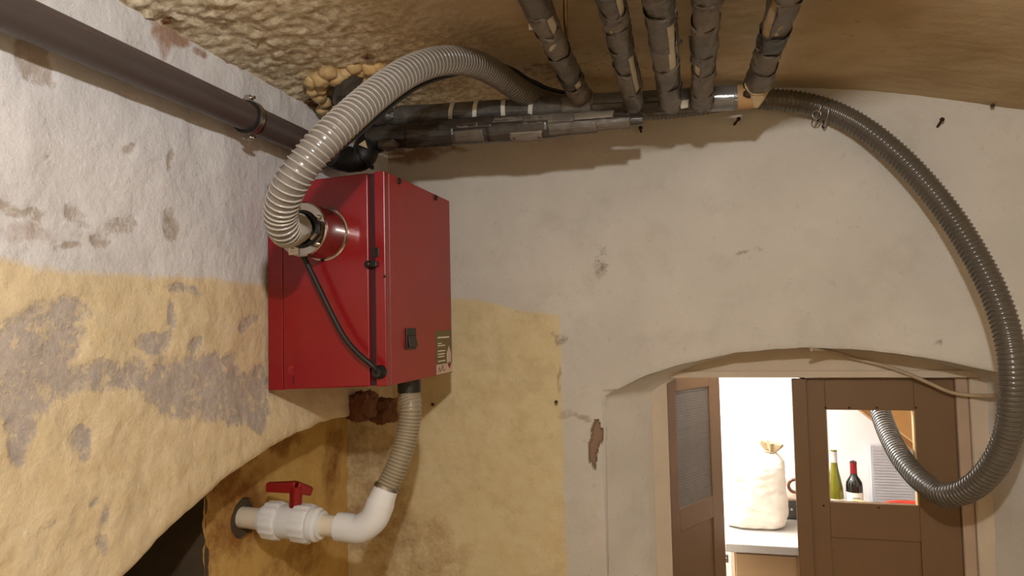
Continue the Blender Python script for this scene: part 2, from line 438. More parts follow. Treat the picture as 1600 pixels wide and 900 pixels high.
# niche back wall with the cored hole, drawn as rays from the hole to the edges
HC = PX(381, 809, XN); HR = 0.060
y0n, y1n, z0n, z1n = 1.78, YB+0.01, 0.0, 1.75
angs = sorted([2*math.pi*i/110 for i in range(110)] + [math.atan2(z-HC.z, y-HC.y) % (2*math.pi) for y in (y0n, y1n) for z in (z0n, z1n)])
V, Fc, A = [], [], {'ochre': [], 'bare': [], 'stain': []}
nr = 30
n_st = Spots(lambda a, b: PX(a, b, XN))
for a in [(380, 800, 40, 60, .75), (350, 740, 24, 40, .8), (520, 720, 14, 60, .62), (410, 700, 60, 18, .7), (470, 870, 60, 30, .45), (335, 850, 14, 60, .6)]: n_st.add(*a)
for t in angs:
    c, s = math.cos(t), math.sin(t)
    L = min(((y1n if c > 0 else y0n)-HC.y)/c if abs(c) > 1e-6 else 9, ((z1n if s > 0 else z0n)-HC.z)/s if abs(s) > 1e-6 else 9)
    r0_ = HR*(1+0.08*nz(c*2, s*2, 4))
    ring_pts = [(-0.22, r0_*0.95), (-0.02, r0_)] + [(0, r0_+0.004+(L-r0_-0.004)*(k/(nr-3))**1.6) for k in range(nr-2)]
    for d, r in ring_pts:
        y, z = HC.y+c*r, HC.z+s*r
        x = XN + d + 0.008*fbm(y*5, z*5, 2, 4)
        if y < y0n+0.03 and d == 0: y += 0.012*fbm(z*14, 4, 1, 3); x -= 0.012*(1-(max(y, y0n)-y0n)/0.06)
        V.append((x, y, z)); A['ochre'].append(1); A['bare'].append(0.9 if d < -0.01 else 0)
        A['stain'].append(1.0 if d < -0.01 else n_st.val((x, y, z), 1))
N = len(angs)
for i in range(N):
    for k in range(nr-1): Fc.append((i*nr+k, ((i+1) % N)*nr+k, ((i+1) % N)*nr+k+1, i*nr+k+1))
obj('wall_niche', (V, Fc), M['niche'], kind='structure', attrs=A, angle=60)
# passage beyond the niche, its shade put into the plaster colour
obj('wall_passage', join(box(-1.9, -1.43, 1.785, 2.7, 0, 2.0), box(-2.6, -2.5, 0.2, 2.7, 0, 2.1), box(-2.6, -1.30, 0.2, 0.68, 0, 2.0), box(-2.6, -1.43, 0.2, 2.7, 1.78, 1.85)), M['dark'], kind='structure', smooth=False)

# end wall
cols = [-1.44+0.0105*i for i in range(100)]
cols = [c for c in cols if c < -0.47] + [-0.47+0.005*i for i in range(20)] + [JL]
cols += [JL+0.0105*i for i in range(1, 133)] + [JR]
cols += [JR+0.0005] + [1.06+0.05*i for i in range(10)]
rows = [0.0, 0.3, 0.6, 0.8, 0.9] + [0.95+0.0105*i for i in range(177)]
b_st = Spots(bw); b_bare = Spots(bw); b_och = Spots(bw)
for a in [(640, 245, 40, 14, .8), (690, 232, 40, 6, .6), (625, 235, 14, 18, .8), (875, 590, 3, 30, .55), (900, 655, 30, 5, .5), (960, 610, 26, 4, .5), (535, 700, 10, 16, .7), (570, 650, 60, 12, .5), (575, 770, 60, 110, .52), (640, 860, 90, 60, .4)]: b_st.add(*a)
for a in [(870, 535, 10, 6, .5), (1170, 390, 26, 5, .42), (940, 410, 14, 26, .42), (640, 640, 20, 10, .4), (1475, 540, 16, 6, .48)]: b_bare.add(*a)
HOLE = [bw(*q) for q in [(930, 655), (936, 660), (942, 674), (942, 686), (936, 696), (933, 708), (930, 722), (933, 730), (927, 733), (922, 722), (918, 716), (919, 695), (925, 682), (923, 672), (927, 662)]]
def inpoly(x, z, P):
    r = False; j = len(P)-1
    for i in range(len(P)):
        if (P[i].z > z) != (P[j].z > z) and x < (P[j].x-P[i].x)*(z-P[i].z)/(P[j].z-P[i].z)+P[i].x: r = not r
        j = i
    return r
def inhole(x, z):
    return inpoly(x+0.004*nz(x*60, z*60), z+0.006*nz(z*50, x*50, 3), HOLE)
NIT = []                                 # mouth of the opening where the end wall is left of the corner
def lump_b(x, z): return 0.007*fbm(x*1.8, z*1.8, 11, 3) + 0.0022*fbm(x*12, z*12, 17, 3)
def place_b(x, z, lo):
    y = YB + lump_b(x, z); e = z-lo
    if lo > 0 and e < 0.015: y += 0.006*(1-e/0.015)**2
    if -0.43 < x < -0.35 and inhole(x, z): y += 0.022
    if JL-0.012 < x <= JL and z < 1.66: y += 0.008*((x-JL+0.012)/0.012)**2
    # old patch with a raised edge
    py_, pz_ = (x+0.60), (z-2.28)
    y -= 0.003*sstep(-0.02, 0.0, x+0.615)*(1-sstep(0.2, 0.34, x+0.615))*sstep(-0.3, -0.1, z-2.3)*(1-sstep(0.0, 0.03, z-2.32+0.3*(x+0.6)*0))
    return (x, y, z)
low_b = lambda x: (arch_door(x)+0.003*fbm(x*8, 5, 5, 3)) if JL < x < JR else 0.0
ye = bw(880, 700).x
ya, yb_ = bw(735, 466), bw(870, 490)
def och_b(p):
    x, z = p[0], p[2]
    zt = ya.z + (yb_.z-ya.z)*sstep(-0.1, 0.9, (x-ya.x)/(yb_.x-ya.x)) + 0.010*nz(x*9, 3)
    a = (zt-z)*9; b = (ye+0.006*nz(z*8, 8)-x)*14
    if x < -1.22: return 1.0
    return 0.5+min(a, b)
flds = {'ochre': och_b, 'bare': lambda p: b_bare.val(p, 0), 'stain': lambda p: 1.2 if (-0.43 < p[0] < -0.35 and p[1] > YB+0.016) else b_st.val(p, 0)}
V, Fc, A = wall_mesh(cols, rows, low_b, lambda x: vault(x)+0.03, place_b, flds)
# reveal of the door recess: splayed jambs and arched soffit
YD = 2.845
front = [(JL, z) for z in [0.0, 0.5] + [0.9+0.01*i for i in range(77)]] + [(x, low_b(x)) for x in cols if JL < x < JR] + [(JR, z) for z in [1.70-0.02*i for i in range(40)] + [0.5, 0.0]]
n0 = len(V); K = 14
for x, z in front:
    u = (x-JL)/(JR-JL)
    xb = -0.194 + (0.93+0.194)*u
    for k in range(K):
        t = k/(K-1)
        off = 0.005*fbm(z*6, t*2.0, 3+u, 3)
        p = (x+(xb-x)*t + (off if u < 0.01 else -off if u > 0.99 else 0), YB+0.008*(1-t)+(YD-YB)*t, z+(off*0.5 if 0.01 < u < 0.99 else 0))
        V.append(p)
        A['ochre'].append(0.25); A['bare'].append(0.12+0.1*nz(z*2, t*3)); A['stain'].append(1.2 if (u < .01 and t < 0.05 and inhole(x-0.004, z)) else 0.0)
for i in range(len(front)-1):
    for k in range(K-1): Fc.append((n0+i*K+k, n0+(i+1)*K+k, n0+(i+1)*K+k+1, n0+i*K+k+1))
wall_back = obj('wall_back', (V, Fc), M['back'], kind='structure', attrs=A, angle=60)

# wall above the door, frame timbers
zdoor = 1.728
M['tymp'] = simple('tympanum_plaster', 'C9BAA6', 0.9, var=0.06, nscale=10, bump=0.25, bscale=40)
obj('wall_over_door', box(-0.3, 1.1, 2.80, 2.90, 1.752, 1.95), M['tymp'], kind='structure', smooth=False)
obj('trim_1', box(-0.21, 0.97, 2.790, 2.90, zdoor, 1.7525), M['tymp'], kind='structure', bevel=0.002)
obj('trim_2', box(-0.21, -0.148, 2.825, 2.90, 0.0, zdoor), M['tymp'], kind='structure', bevel=0.006)
obj('trim_3', box(0.853, 0.893, 2.826, 2.90, 0.0, zdoor), M['frame'], kind='structure', bevel=0.006)
obj('trim_4', box(0.893, 0.98, 2.815, 2.90, 0.0, zdoor), M['tymp'], kind='structure', bevel=0.008)

# vaulted ceiling
c_st = []
def cz(px, py):
    p = PZ(px, py, 2.72); p = PZ(px, py, vault(p.x)); return p
for a in [(575, 84, 12, 7, .6), (265, 48, 14, 10, .6), (610, 28, 8, 5, .4), (335, 65, 8, 6, .4), (700, 75, 50, 20, .45), (845, 120, 40, 40, .45), (950, 100, 40, 50, .4), (500, 175, 26, 22, .6)]:
    c = cz(a[0], a[1]); e = cz(a[0]+a[2], a[1]); g = cz(a[0], a[1]-a[3]); c_st.append((c, max((e-c).length, (g-c).length), a[4]))
xs = [-1.30+0.0085*i for i in range(88)] + [-0.55+0.025*i for i in range(90)]
ys = [-2+0.15*i for i in range(18)] + [0.7+0.0095*i for i in range(210)]
V, Fc, A = [], [], {'rough': [], 'stain': []}
for x in xs:
    for y in ys:
        r = 1-sstep(-1.0, -0.45, x+0.12*nz(y*3, 2)-0.10*(y-1.6))
        z = vault(x) + 0.010*fbm(x*1.7, y*1.7, 5, 3) + (0.002+0.0045*r)*fbm(x*27, y*27, 8, 4)
        if r > 0.3: z -= 0.005*r*sstep(0.2, 0.42, nz(x*46, y*46, 3)+0.3*nz(x*9, y*9, 5))
        s = 0
        for c, rr, k in c_st:
            d = ((x-c.x)**2+(y-c.y)**2)/rr**2
            if d < 4: s = max(s, k*(1-sstep(0.1, 2.0, d)))
        V.append((x, y, z)); A['rough'].append(r); A['stain'].append(s)
ny = len(ys)
for i in range(len(xs)-1):
    for j in range(ny-1): Fc.append((i*ny+j, (i+1)*ny+j, (i+1)*ny+j+1, i*ny+j+1))
obj('ceiling', (V, Fc), M['ceil'], kind='structure', attrs=A, angle=60)
obj('floor', box(-2.6, 1.75, -2.2, 4.15, -0.1, 0.0), M['floor'], kind='structure', smooth=False)
obj('wall_right', box(1.5, 1.6, -2.2, 2.9, 0, 2.8), M['cellarplaster'], kind='structure', smooth=False)
obj('wall_behind', box(-1.4, 1.6, -2.1, -2.0, 0, 2.85), M['cellarplaster'], kind='structure', smooth=False)

# ------------------------------------------------------------------ kitchen beyond the doors
obj('wall_kitchen_back', box(-1.0, 1.75, 3.97, 4.07, 0, 2.5), M['kwall'], kind='structure', smooth=False)
obj('wall_kitchen_left', box(-1.1, -1.0, 2.9, 4.07, 0, 2.5), M['kwall'], kind='structure', smooth=False)
obj('wall_kitchen_right', box(1.65, 1.75, 2.9, 4.07, 0, 2.5), M['kwall'], kind='structure', smooth=False)
obj('ceiling_kitchen', box(-1.1, 1.75, 2.88, 4.07, 2.5, 2.6), M['kwall'], kind='structure', smooth=False)
obj('wall_kitchen_front', join(box(-1.1, -0.21, 2.87, 2.9, 0, 2.5), box(0.98, 1.75, 2.87, 2.9, 0, 2.5), box(-0.21, 0.98, 2.87, 2.9, 1.9, 2.5)), M['kwall'], kind='structure', smooth=False)
ZC = 0.943
cx0 = PY(1133, 853, 3.36).x
kc = thing('kitchen_cabinet', 'beige kitchen cabinet under the speckled counter beyond the door', 'cabinet', (0.5, 3.65, 0))
obj('body', box(cx0+0.04, 1.6, 3.42, 3.96, 0.02, ZC-0.045), M['cab'], kc, smooth=False)
for i in range(3):
    x0 = cx0+0.045+i*0.47
    d = obj('cabinet_door', box(x0, x0+0.46, 3.395, 3.42, 0.08, ZC-0.055), M['cab'], kc, smooth=False, bevel=0.003)
    obj('handle', box(x0+0.02, x0+0.032, 3.378, 3.395, ZC-0.6, ZC-0.45), M['zinc'], d, smooth=False, bevel=0.003)
obj('counter', box(cx0, 1.62, 3.36, 3.965, ZC-0.042, ZC), M['counter'], label='grey speckled kitchen counter carrying the white sack', cat='counter', origin=(0.7, 3.66, ZC-0.042), bevel=0.006)
hk = thing('wall_hook', 'small metal hook left of the beige cabinet beyond the door', 'hook', PY(1136, 872, 3.41))
p = PY(1136, 872, 3.41)
obj('plate', box(p.x-0.016, p.x+0.006, 3.40, 3.412, p.z-0.018, p.z+0.018), M['zinc'], hk, smooth=False, bevel=0.002)
obj('peg', tube([p+Vector((-0.005, -0.01, 0)), p+Vector((-0.005, -0.03, 0)), p+Vector((-0.005, -0.035, 0.012))], 0.004, 8), M['zinc'], hk)

# white sack
base = PZ(1181, 822, ZC)
sk = thing('sack', 'bulging white cloth sack tied at the top on the counter', 'sack', (base.x, base.y+0.03, ZC))
cxs, cys = base.x, base.y+0.03
V, Fc = [], []
prof = [(0.0, 0.02, 0), (0.0, 0.115, 0), (0.012, 0.138, 0), (0.05, 0.150, 0), (0.12, 0.152, 0), (0.20, 0.148, 0), (0.26, 0.142, 0.002), (0.29, 0.132, 0.010), (0.312, 0.112, 0.026), (0.330, 0.078, 0.05), (0.340, 0.045, 0.074), (0.347, 0.028, 0.082)]
pr = []
for (a, b) in zip(prof, prof[1:]):
    for k in range(9): pr.append(tuple(a[i]+(b[i]-a[i])*k/9 for i in range(3)))
pr.append(prof[-1]); S = 64
for z, r, sx in pr:
    for j in range(S):
        t = 2*math.pi*j/S
        q = (abs(math.cos(t))**3+abs(math.sin(t))**3)**(-1/3)
        fold = 1+0.05*math.sin(9*t+z*6)*sstep(0.22, 0.37, z)+0.045*fbm(math.cos(t)*2, math.sin(t)*2, z*8, 4)+0.007*math.sin(z*150+9*nz(math.cos(t)*2, z*6, math.sin(t)*2))+0.03*fbm(math.cos(t)*4, math.sin(t)*4, z*26, 3)*(1-sstep(0.1, 0.3, z))
        V.append((cxs+sx+r*q*fold*math.cos(t), cys+0.8*r*q*fold*math.sin(t), ZC+0.001+max(0, z+(0.008*nz(math.cos(t)*3, math.sin(t)*3) if z > 0.01 else 0))))
for i in range(len(pr)-1):
    for j in range(S): Fc.append((i*S+j, i*S+(j+1) % S, (i+1)*S+(j+1) % S, (i+1)*S+j))
Fc.append(tuple(range(S))[::-1]); Fc.append(tuple((len(pr)-1)*S+j for j in range(S)))
obj('bag', (V, Fc), M['sack'], sk)
top = Vector((cxs+0.082, cys, ZC+0.345))
rf = axis_lathe(top, (0.15, 0, 1), [(0, 0.028), (0.010, 0.022), (0.022, 0.032), (0.04, 0.046), (0.055, 0.050), (0.045, 0.03), (0.02, 0.01)], 40, rib=lambda t, q: 1+0.22*math.sin(7*q+t*20)+0.1*math.sin(3*q))
obj('gathered_neck', rf, M['foamwrap'], sk)  # same cloth as the bag; the ruffle's shade is put into this beige
obj('tie', ring(top+Vector((0, 0, 0.012)), (0.15, 0, 1), 0.026, 0.004), M['cable'], sk)

# grey strip with a mug on it, right of the sack
gp = PY(1238, 793, 3.86)
gb = thing('grey_box', 'dark grey plastic box on the counter right of the sack', 'box', (gp.x+0.05, 3.86, ZC))
obj('case', box(gp.x-0.04, gp.x+0.16, 3.80, 3.93, ZC+0.004, gp.z+0.045), M['greybox'], gb, smooth=False, bevel=0.006)
obj('lid', box(gp.x-0.045, gp.x+0.165, 3.795, 3.935, gp.z+0.046, gp.z+0.058), M['frame'], gb, smooth=False, bevel=0.003)
for k in range(2): obj('button', axis_lathe((gp.x-0.01+0.03*k, 3.80, gp.z+0.005), (0, -1, 0), [(0, 0.006), (0.004, 0.005)], 12), M['capw'], gb)
mz = gp.z+0.0585
mg = thing('mug', 'brown mug with a ring handle mostly hidden by the door post', 'mug', (gp.x+0.075, 3.86, mz))
obj('cup', axis_lathe((gp.x+0.075, 3.86, mz), (0, 0, 1), [(0, 0.034), (0.004, 0.038), (0.095, 0.041), (0.095, 0.037), (0.01, 0.034)], 32), M['mug'], mg)
obj('handle', ring((gp.x+0.018, 3.86, mz+0.05), (0, 1, 0), 0.032, 0.008), M['mug'], mg)

# bottles
def bottle(px, Y, prof, name, label, glass, cap, caprange, labrange, group=None):
    p = PY(px, 787, Y); o = thing(name, label, 'bottle', (p.x, Y, ZC))
    A_ = Vector((p.x, Y, ZC+0.001))
    obj('glass_body', axis_lathe(A_, (0, 0, 1), prof, 32), glass, o)
    def rad(z):
        for (a, ra), (b, rb) in zip(prof, prof[1:]):
            if a <= z <= b and b > a: return ra+(rb-ra)*(z-a)/(b-a)
        return prof[-1][1]
    c0, c1 = caprange; n = 6
    zz = [c0+(c1-c0)*i/n for i in range(n+1)]
    obj('capsule', axis_lathe(A_, (0, 0, 1), [(z, rad(z)+0.0012) for z in zz]+[(c1+0.002, 0.004)], 32), cap, o)
    l0, l1 = labrange; zz = [l0+(l1-l0)*i/4 for i in range(5)]
    lb = obj('paper_label', tube([A_+Vector((0, 0, z)) for z in zz], [rad(z)+0.0008 for z in zz], 24, arc=(0, 2*math.pi*0.999)), M['paper'], o)
    for k, wd in ((0.72, 0.6), (0.50, 0.9), (0.34, 0.5)):
        z = l0+(l1-l0)*k; r = rad(z)+0.0014
        pts = [A_+Vector((r*math.sin(t), -r*math.cos(t), z)) for t in [(-wd+2*wd*i/8)*0.8 for i in range(9)]]
        obj('print_line', tube(pts, 0.0016, 6), M['ink'], lb)
    return o
bottle(1306, 3.82, [(0, 0.030), (0.003, 0.0375), (0.13, 0.0378), (0.16, 0.036), (0.20, 0.029), (0.25, 0.019), (0.285, 0.0145), (0.335, 0.0140), (0.335, 0.0155), (0.345, 0.0155), (0.347, 0.004)], 'wine_bottle', 'slender olive green wine bottle with white neck foil', M['green'], M['capw'], (0.285, 0.347), (0.035, 0.112))
bottle(1336, 3.80, [(0, 0.030), (0.003, 0.0375), (0.178, 0.0378), (0.195, 0.036), (0.212, 0.027), (0.225, 0.018), (0.24, 0.0145), (0.285, 0.0140), (0.285, 0.0152), (0.297, 0.0152), (0.299, 0.004)], 'wine_bottle', 'dark wine bottle with red neck foil and cream label', M['darkglass'], M['capsule'], (0.238, 0.299), (0.062, 0.150))
# red tray and board
tp_ = PY(1404, 783, 3.63)
tr = obj('plastic_basin', axis_lathe((tp_.x+0.03, 3.50, ZC+0.001), (0, 0, 1), [(0, 0.08), (0.004, 0.09), (tp_.z-ZC-0.006, 0.118), (tp_.z-ZC, 0.130), (tp_.z-ZC+0.004, 0.130), (tp_.z-ZC+0.002, 0.118), (0.012, 0.085)], 48), M['redplastic'], label='orange red plastic basin on the counter behind the window', cat='basin', origin=(tp_.x+0.01, 3.5, ZC))
tb = PY(1344, 784, 3.42)
obj('wooden_board', prism([Vector((tb.x-0.03, 3.395, ZC+0.001)), Vector((tb.x+0.045, 3.395, ZC+0.001)), Vector((tb.x+0.045, 3.395, tb.z-0.002)), Vector((tb.x+0.02, 3.395, tb.z+0.004)), Vector((tb.x-0.03, 3.395, tb.z+0.01))], Vector((0, 0.03, 0))), M['doorlight'], label='pale wooden board standing in front of the dark bottle', cat='board', origin=(tb.x, 3.41, ZC), smooth=False, bevel=0.003)
# ribbed panel on the wall
q0, q1 = PY(1361, 697, 3.90), PY(1475, 697, 3.90)
rp = thing('ribbed_panel', 'grey white ribbed panel against the kitchen wall behind the hose', 'panel', (q0.x, 3.93, ZC))
obj('back_plate', box(q0.x, q1.x, 3.93, 3.965, ZC+0.002, q0.z), M['panelw'], rp, smooth=False, bevel=0.003)
ribs = [box(q0.x+0.012, q1.x-0.01, 3.927, 3.93, ZC+0.02+0.014*i, ZC+0.032+0.014*i) for i in range(int((q0.z-ZC-0.03)/0.014))]
obj('rib', join(*ribs), M['panelw'], rp, kind='stuff', smooth=False)
# stair underside
a, b = PY(1332, 618, 3.62), PY(1470, 722.5, 3.62)
d = (b-a).normalized(); nrm = Vector((-d.z, 0, d.x))
if nrm.z < 0: nrm = -nrm
st = thing('stair_flight', 'sloping brown wooden stair underside behind the hose', 'stair', (b.x, 3.8, b.z))
obj('stringer', prism([a-d*0.5, b+d*0.25, b+d*0.25+nrm*0.24, a-d*0.5+nrm*0.24], Vector((0, 0.03, 0))), M['stair'], st, smooth=False)
obj('edge_strip', prism([a-d*0.5-nrm*0.006, b+d*0.25-nrm*0.006, b+d*0.25, a-d*0.5], Vector((0, 0.012, 0))), M['doorlight'], st, smooth=False)
obj('soffit_board', prism([a-d*0.5-nrm*0.03, b+d*0.25-nrm*0.03, b+d*0.25-nrm*0.002, a-d*0.5-nrm*0.002], Vector((0, 0.30, 0)) ), M['stair'], st, smooth=False)
for o_ in st.children:
    if o_.name.startswith('soffit'): o_.location.y += 0.035

# ------------------------------------------------------------------ doors
F0, F1 = 2.838, 2.866                    # faces of the shut leaf
def P2(px, py): return PY(px, py, F0)
wl0, wr0 = P2(1290, 640).x, P2(1429, 640).x
wz1, wz0 = P2(1360, 641).z, P2(1360, 787).z
dl, dr = P2(1262, 700).x, 0.850
dr1 = thing('door_1', None, None, ((dl+dr)/2, (F0+F1)/2, 0.0), kind='structure')
dr1['label'] = 'shut brown door leaf with open window holding the hose'
top_d = zdoor-0.006
def slab(x0, x1, z0, z1, name, y0=F0, y1=F1, mat='door', par=dr1, bev=0.002, lab=None):
    return obj(name, box(x0, x1, y0, y1, z0, z1), M[mat], par, smooth=False, bevel=bev, label=lab)
slab(dl, wl0, 0.01, top_d, 'stile'); slab(wr0, dr, 0.01, top_d, 'stile')
slab(wl0, wr0, wz1, top_d, 'rail')
pz1 = P2(1360, 843).z; px0, px1 = P2(1297, 850).x, P2(1433, 850).x
slab(wl0, wr0, pz1, wz0, 'rail')
slab(wl0, wr0, 0.01, 0.25, 'rail')
slab(wl0, wr0, 0.25, pz1, 'panel', F0+0.010, F1-0.004, bev=0)
slab(wl0-0.0, wl0+0.004, wz0, wz1, 'window_edge', F0+0.001, F1-0.001, 'frame', bev=0)
slab(wr0-0.005, wr0, wz0, wz1, 'window_edge', F0+0.001, F1-0.001, 'doorlight', bev=0, lab='pale bare wood edge')
for q in [(1290, 637), (1327, 637), (1370, 637), (1431, 637), (1287, 790), (1373, 793)]:
    p = P2(*q); obj('tack', axis_lathe((p.x, F0-0.001, p.z), (0, -1, 0), [(0, 0.004), (0.003, 0.003)], 8), M['rust'], dr1)
# meeting strip between the leaves
ms = PY(1241, 700, 2.825).x
obj('astragal', box(ms, dl+0.004, 2.820, 2.838, 0.01, top_d), M['door'], dr1, smooth=False, bevel=0.004)
obj('latch_plate', prism([PY(1246, 585.5, 2.822), PY(1258, 588, 2.822), PY(1256, 592, 2.822), PY(1246, 590, 2.822)], Vector((0, -0.006, 0))), M['rust'], dr1, smooth=False)

# left leaf, swung open into the kitchen
TH = math.radians(61.5); LW = 0.475
hx, hy = -0.146, 2.848
ux, uy = Vector((math.cos(TH), math.sin(TH), 0)), Vector((-math.sin(TH), math.cos(TH), 0))
def leaf(u0_, u1_, z0, z1, t0=0.0, t1=0.028):
    v = [Vector((hx, hy, 0))+ux*u+uy*t+Vector((0, 0, z)) for z in (z0, z1) for t in (t0, t1) for u in (u0_, u1_)]
    return v, box(0, 1, 0, 1, 0, 1)[1]
def leaf_u(px, py):                      # where a view ray meets the open leaf
    r = ray(px, py); n = uy; t = (Vector((hx, hy, 0))-CAM).dot(n)/r.dot(n); p = CAM+r*t
    return (p-Vector((hx, hy, 0))).dot(ux), p.z
gu0, gz1 = leaf_u(1056, 608); gu1, gz0 = leaf_u(1114, 775)
LW = leaf_u(1128, 700)[0]
gz1 = (gz1 + leaf_u(1113, 606)[1])/2
dr2 = thing('door_2', None, None, (hx, hy, 0), kind='structure')
dr2['label'] = 'brown door leaf with grey louvred grille swung into the kitchen'
for n_, a in (('stile', (0.0, gu0, 0.01, top_d)), ('stile', (gu1, LW, 0.01, top_d)), ('rail', (gu0, gu1, gz1, top_d)), ('rail', (gu0, gu1, gz0-0.09, gz0)), ('rail', (gu0, gu1, 0.01, 0.2))):
    obj(n_, leaf(*a), M['door'], dr2, smooth=False, bevel=0.002)
obj('panel', leaf(gu0, gu1, 0.2, gz0-0.09, 0.008, 0.022), M['door'], dr2, smooth=False)
ng = 42; hh = (gz1-gz0)/ng; sl = []
for i in range(ng):
    z = gz0+hh*i
    v, f = leaf(gu0, gu1, z+0.0005, z+hh*0.80, 0.006, 0.012)
    for k in (2, 3, 6, 7): v[k] = v[k]+Vector((0, 0, 0.004))
    sl.append((v, f))
for i in range(1, 5):
    u = gu0+(gu1-gu0)*i/5; sl.append(leaf(u-0.003, u+0.003, gz0, gz1, 0.012, 0.016))
obj('grille', join(*sl), M['mesh'], dr2, kind='stuff', smooth=False, label='grey grille of fine horizontal slats')

# pale cable over the door head
cp = [PY(1268, 546, 2.60), PY(1300, 549, 2.70), PY(1335, 560, 2.775), PY(1380, 571, 2.78), PY(1420, 585, 2.78), PY(1455, 600, 2.79), PY(1485, 613, 2.79), PY(1520, 618, 2.79), PY(1568, 618, 2.70), PY(1600, 616, 2.60)]
obj('cable', tube(smooth_path(cp, 0.01), 0.0065, 10), M['cable'], label='pale cable drooping across the top of the doorway', cat='cable', origin=cp[4])

# ------------------------------------------------------------------ red cabinet
BY0, BY1, BX0, BX1, BZ0, BZ1 = 1.795, 2.32, XL-0.004, -0.849, 1.785, 2.386
def sh(vf):                              # the cabinet hangs a little out of true
    return [Vector((p[0], p[1], p[2]+0.036*(p[0]-BX1))) for p in vf[0]], vf[1]
fx = lambda px, py=450: PY(px, py, BY0).x
rb = thing('dust_extractor_cabinet', 'red steel cabinet hung high on the left wall', 'cabinet', ((BX0+BX1)/2, BY0, BZ0))
# shell: back and core slightly inside, so that the seams are recessed
obj('shell', sh(box(BX0, BX1-0.003, BY0+0.012, BY1-0.002, BZ0+0.001, BZ1-0.001)), M['redside'], rb, smooth=False, bevel=0.003)
xa, xb_ = fx(442), fx(577); xc = fx(586)
obj('left_flange', sh(box(BX0, xa-0.001, BY0, BY0+0.02, BZ0, BZ1)), M['red'], rb, smooth=False, bevel=0.002)
obj('front_door', sh(box(xa+0.002, xb_, BY0-0.003, BY0+0.011, BZ0+0.001, BZ1-0.001)), M['red'], rb, smooth=False, bevel=0.0035)
obj('door_groove', sh(box(xb_+0.0005, xc-0.0005, BY0+0.008, BY0+0.02, BZ0+0.002, BZ1-0.002)), M['groove'], rb, smooth=False)
obj('corner_post', sh(box(xc, BX1, BY0, BY0+0.03, BZ0, BZ1)), M['red'], rb, smooth=False, bevel=0.003)
obj('side_panel', sh(box(BX1-0.004, BX1, BY0+0.0305, BY1, BZ0, BZ1)), M['redside'], rb, smooth=False, bevel=0.0015)
SX = lambda px, py: PX(px, py, BX1)
FX = lambda px, py: PY(px, py, BY0-0.003)
for q in [(623, 282), (680, 308)]:
    p = SX(*q)+Vector((0, 0, -0.002)); obj('screw', axis_lathe(p, (1, 0, 0), [(-0.001, 0.010), (0.004, 0.009), (0.007, 0.005)], 14), M['rubber'], rb)
# rocker switch on the side
a, b = SX(633, 513), SX(648, 545)
y0, y1, z0, z1 = a.y, b.y, b.z, a.z
sw = obj('switch_frame', box(BX1, BX1+0.006, y0, y1, z0, z1), M['black'], rb, smooth=False, bevel=0.002)
zm = (z0+z1)/2
obj('rocker', prism([Vector((BX1+0.006, y0+0.006, z0+0.006)), Vector((BX1+0.014, y0+0.006, z0+0.008)), Vector((BX1+0.0085, y0+0.006, zm+0.008)), Vector((BX1+0.011, y0+0.006, z1-0.022)), Vector((BX1+0.006, y0+0.006, z1-0.020))], Vector((0, y1-y0-0.012, 0))), M['black'], sw, smooth=False, bevel=0.001)
# sticker
a, b = SX(680, 517), SX(711, 582)
y0, y1, z1, z0 = a.y, min(b.y, BY1-0.004), a.z, SX(696, 584).z
stk = obj('sticker', box(BX1, BX1+0.0012, y0, y1, z0, z1), M['stick'], rb, smooth=False, label='olive warning sticker with an upward arrow')
W, H = y1-y0, z1-z0
def sp(u0_, u1_, v0, v1, m, nm, e=0.0008): return obj(nm, box(BX1+0.0012, BX1+0.0012+e, y0+W*u0_, y0+W*u1_, z0+H*v0, z0+H*v1), M[m], stk, smooth=False)
sp(0.02, 0.98, 0.02, 0.24, 'stickpink', 'pale_field')
sp(0.12, 0.82, 0.83, 0.86, 'paper', 'text_line')
for v, u in ((0.70, 0.35), (0.65, 0.55), (0.53, 0.55), (0.46, 0.52), (0.40, 0.48), (0.30, 0.55)): sp(0.12, u, v, v+0.022, 'paper', 'text_line')
e = BX1+0.0014
obj('arrow', prism([Vector((e, y0+W*u, z0+H*v)) for u, v in ((0.66, 0.26), (0.92, 0.26), (0.92, 0.46), (0.79, 0.64), (0.66, 0.46))], Vector((0.0009, 0, 0))), M['stickpink'], stk, smooth=False)
obj('down_mark', prism([Vector((e+0.001, y0+W*u, z0+H*v)) for u, v in ((0.68, 0.235), (0.92, 0.235), (0.80, 0.10))], Vector((0.0009, 0, 0))), M['stickred'], stk, smooth=False)
obj('scribble', tube([Vector((e+0.001, y0+W*u, z0+H*v)) for u, v in ((0.08, 0.05), (0.16, 0.18), (0.22, 0.07), (0.30, 0.12), (0.36, 0.21), (0.42, 0.08), (0.54, 0.10))], 0.0012, 6), M['ink'], stk)
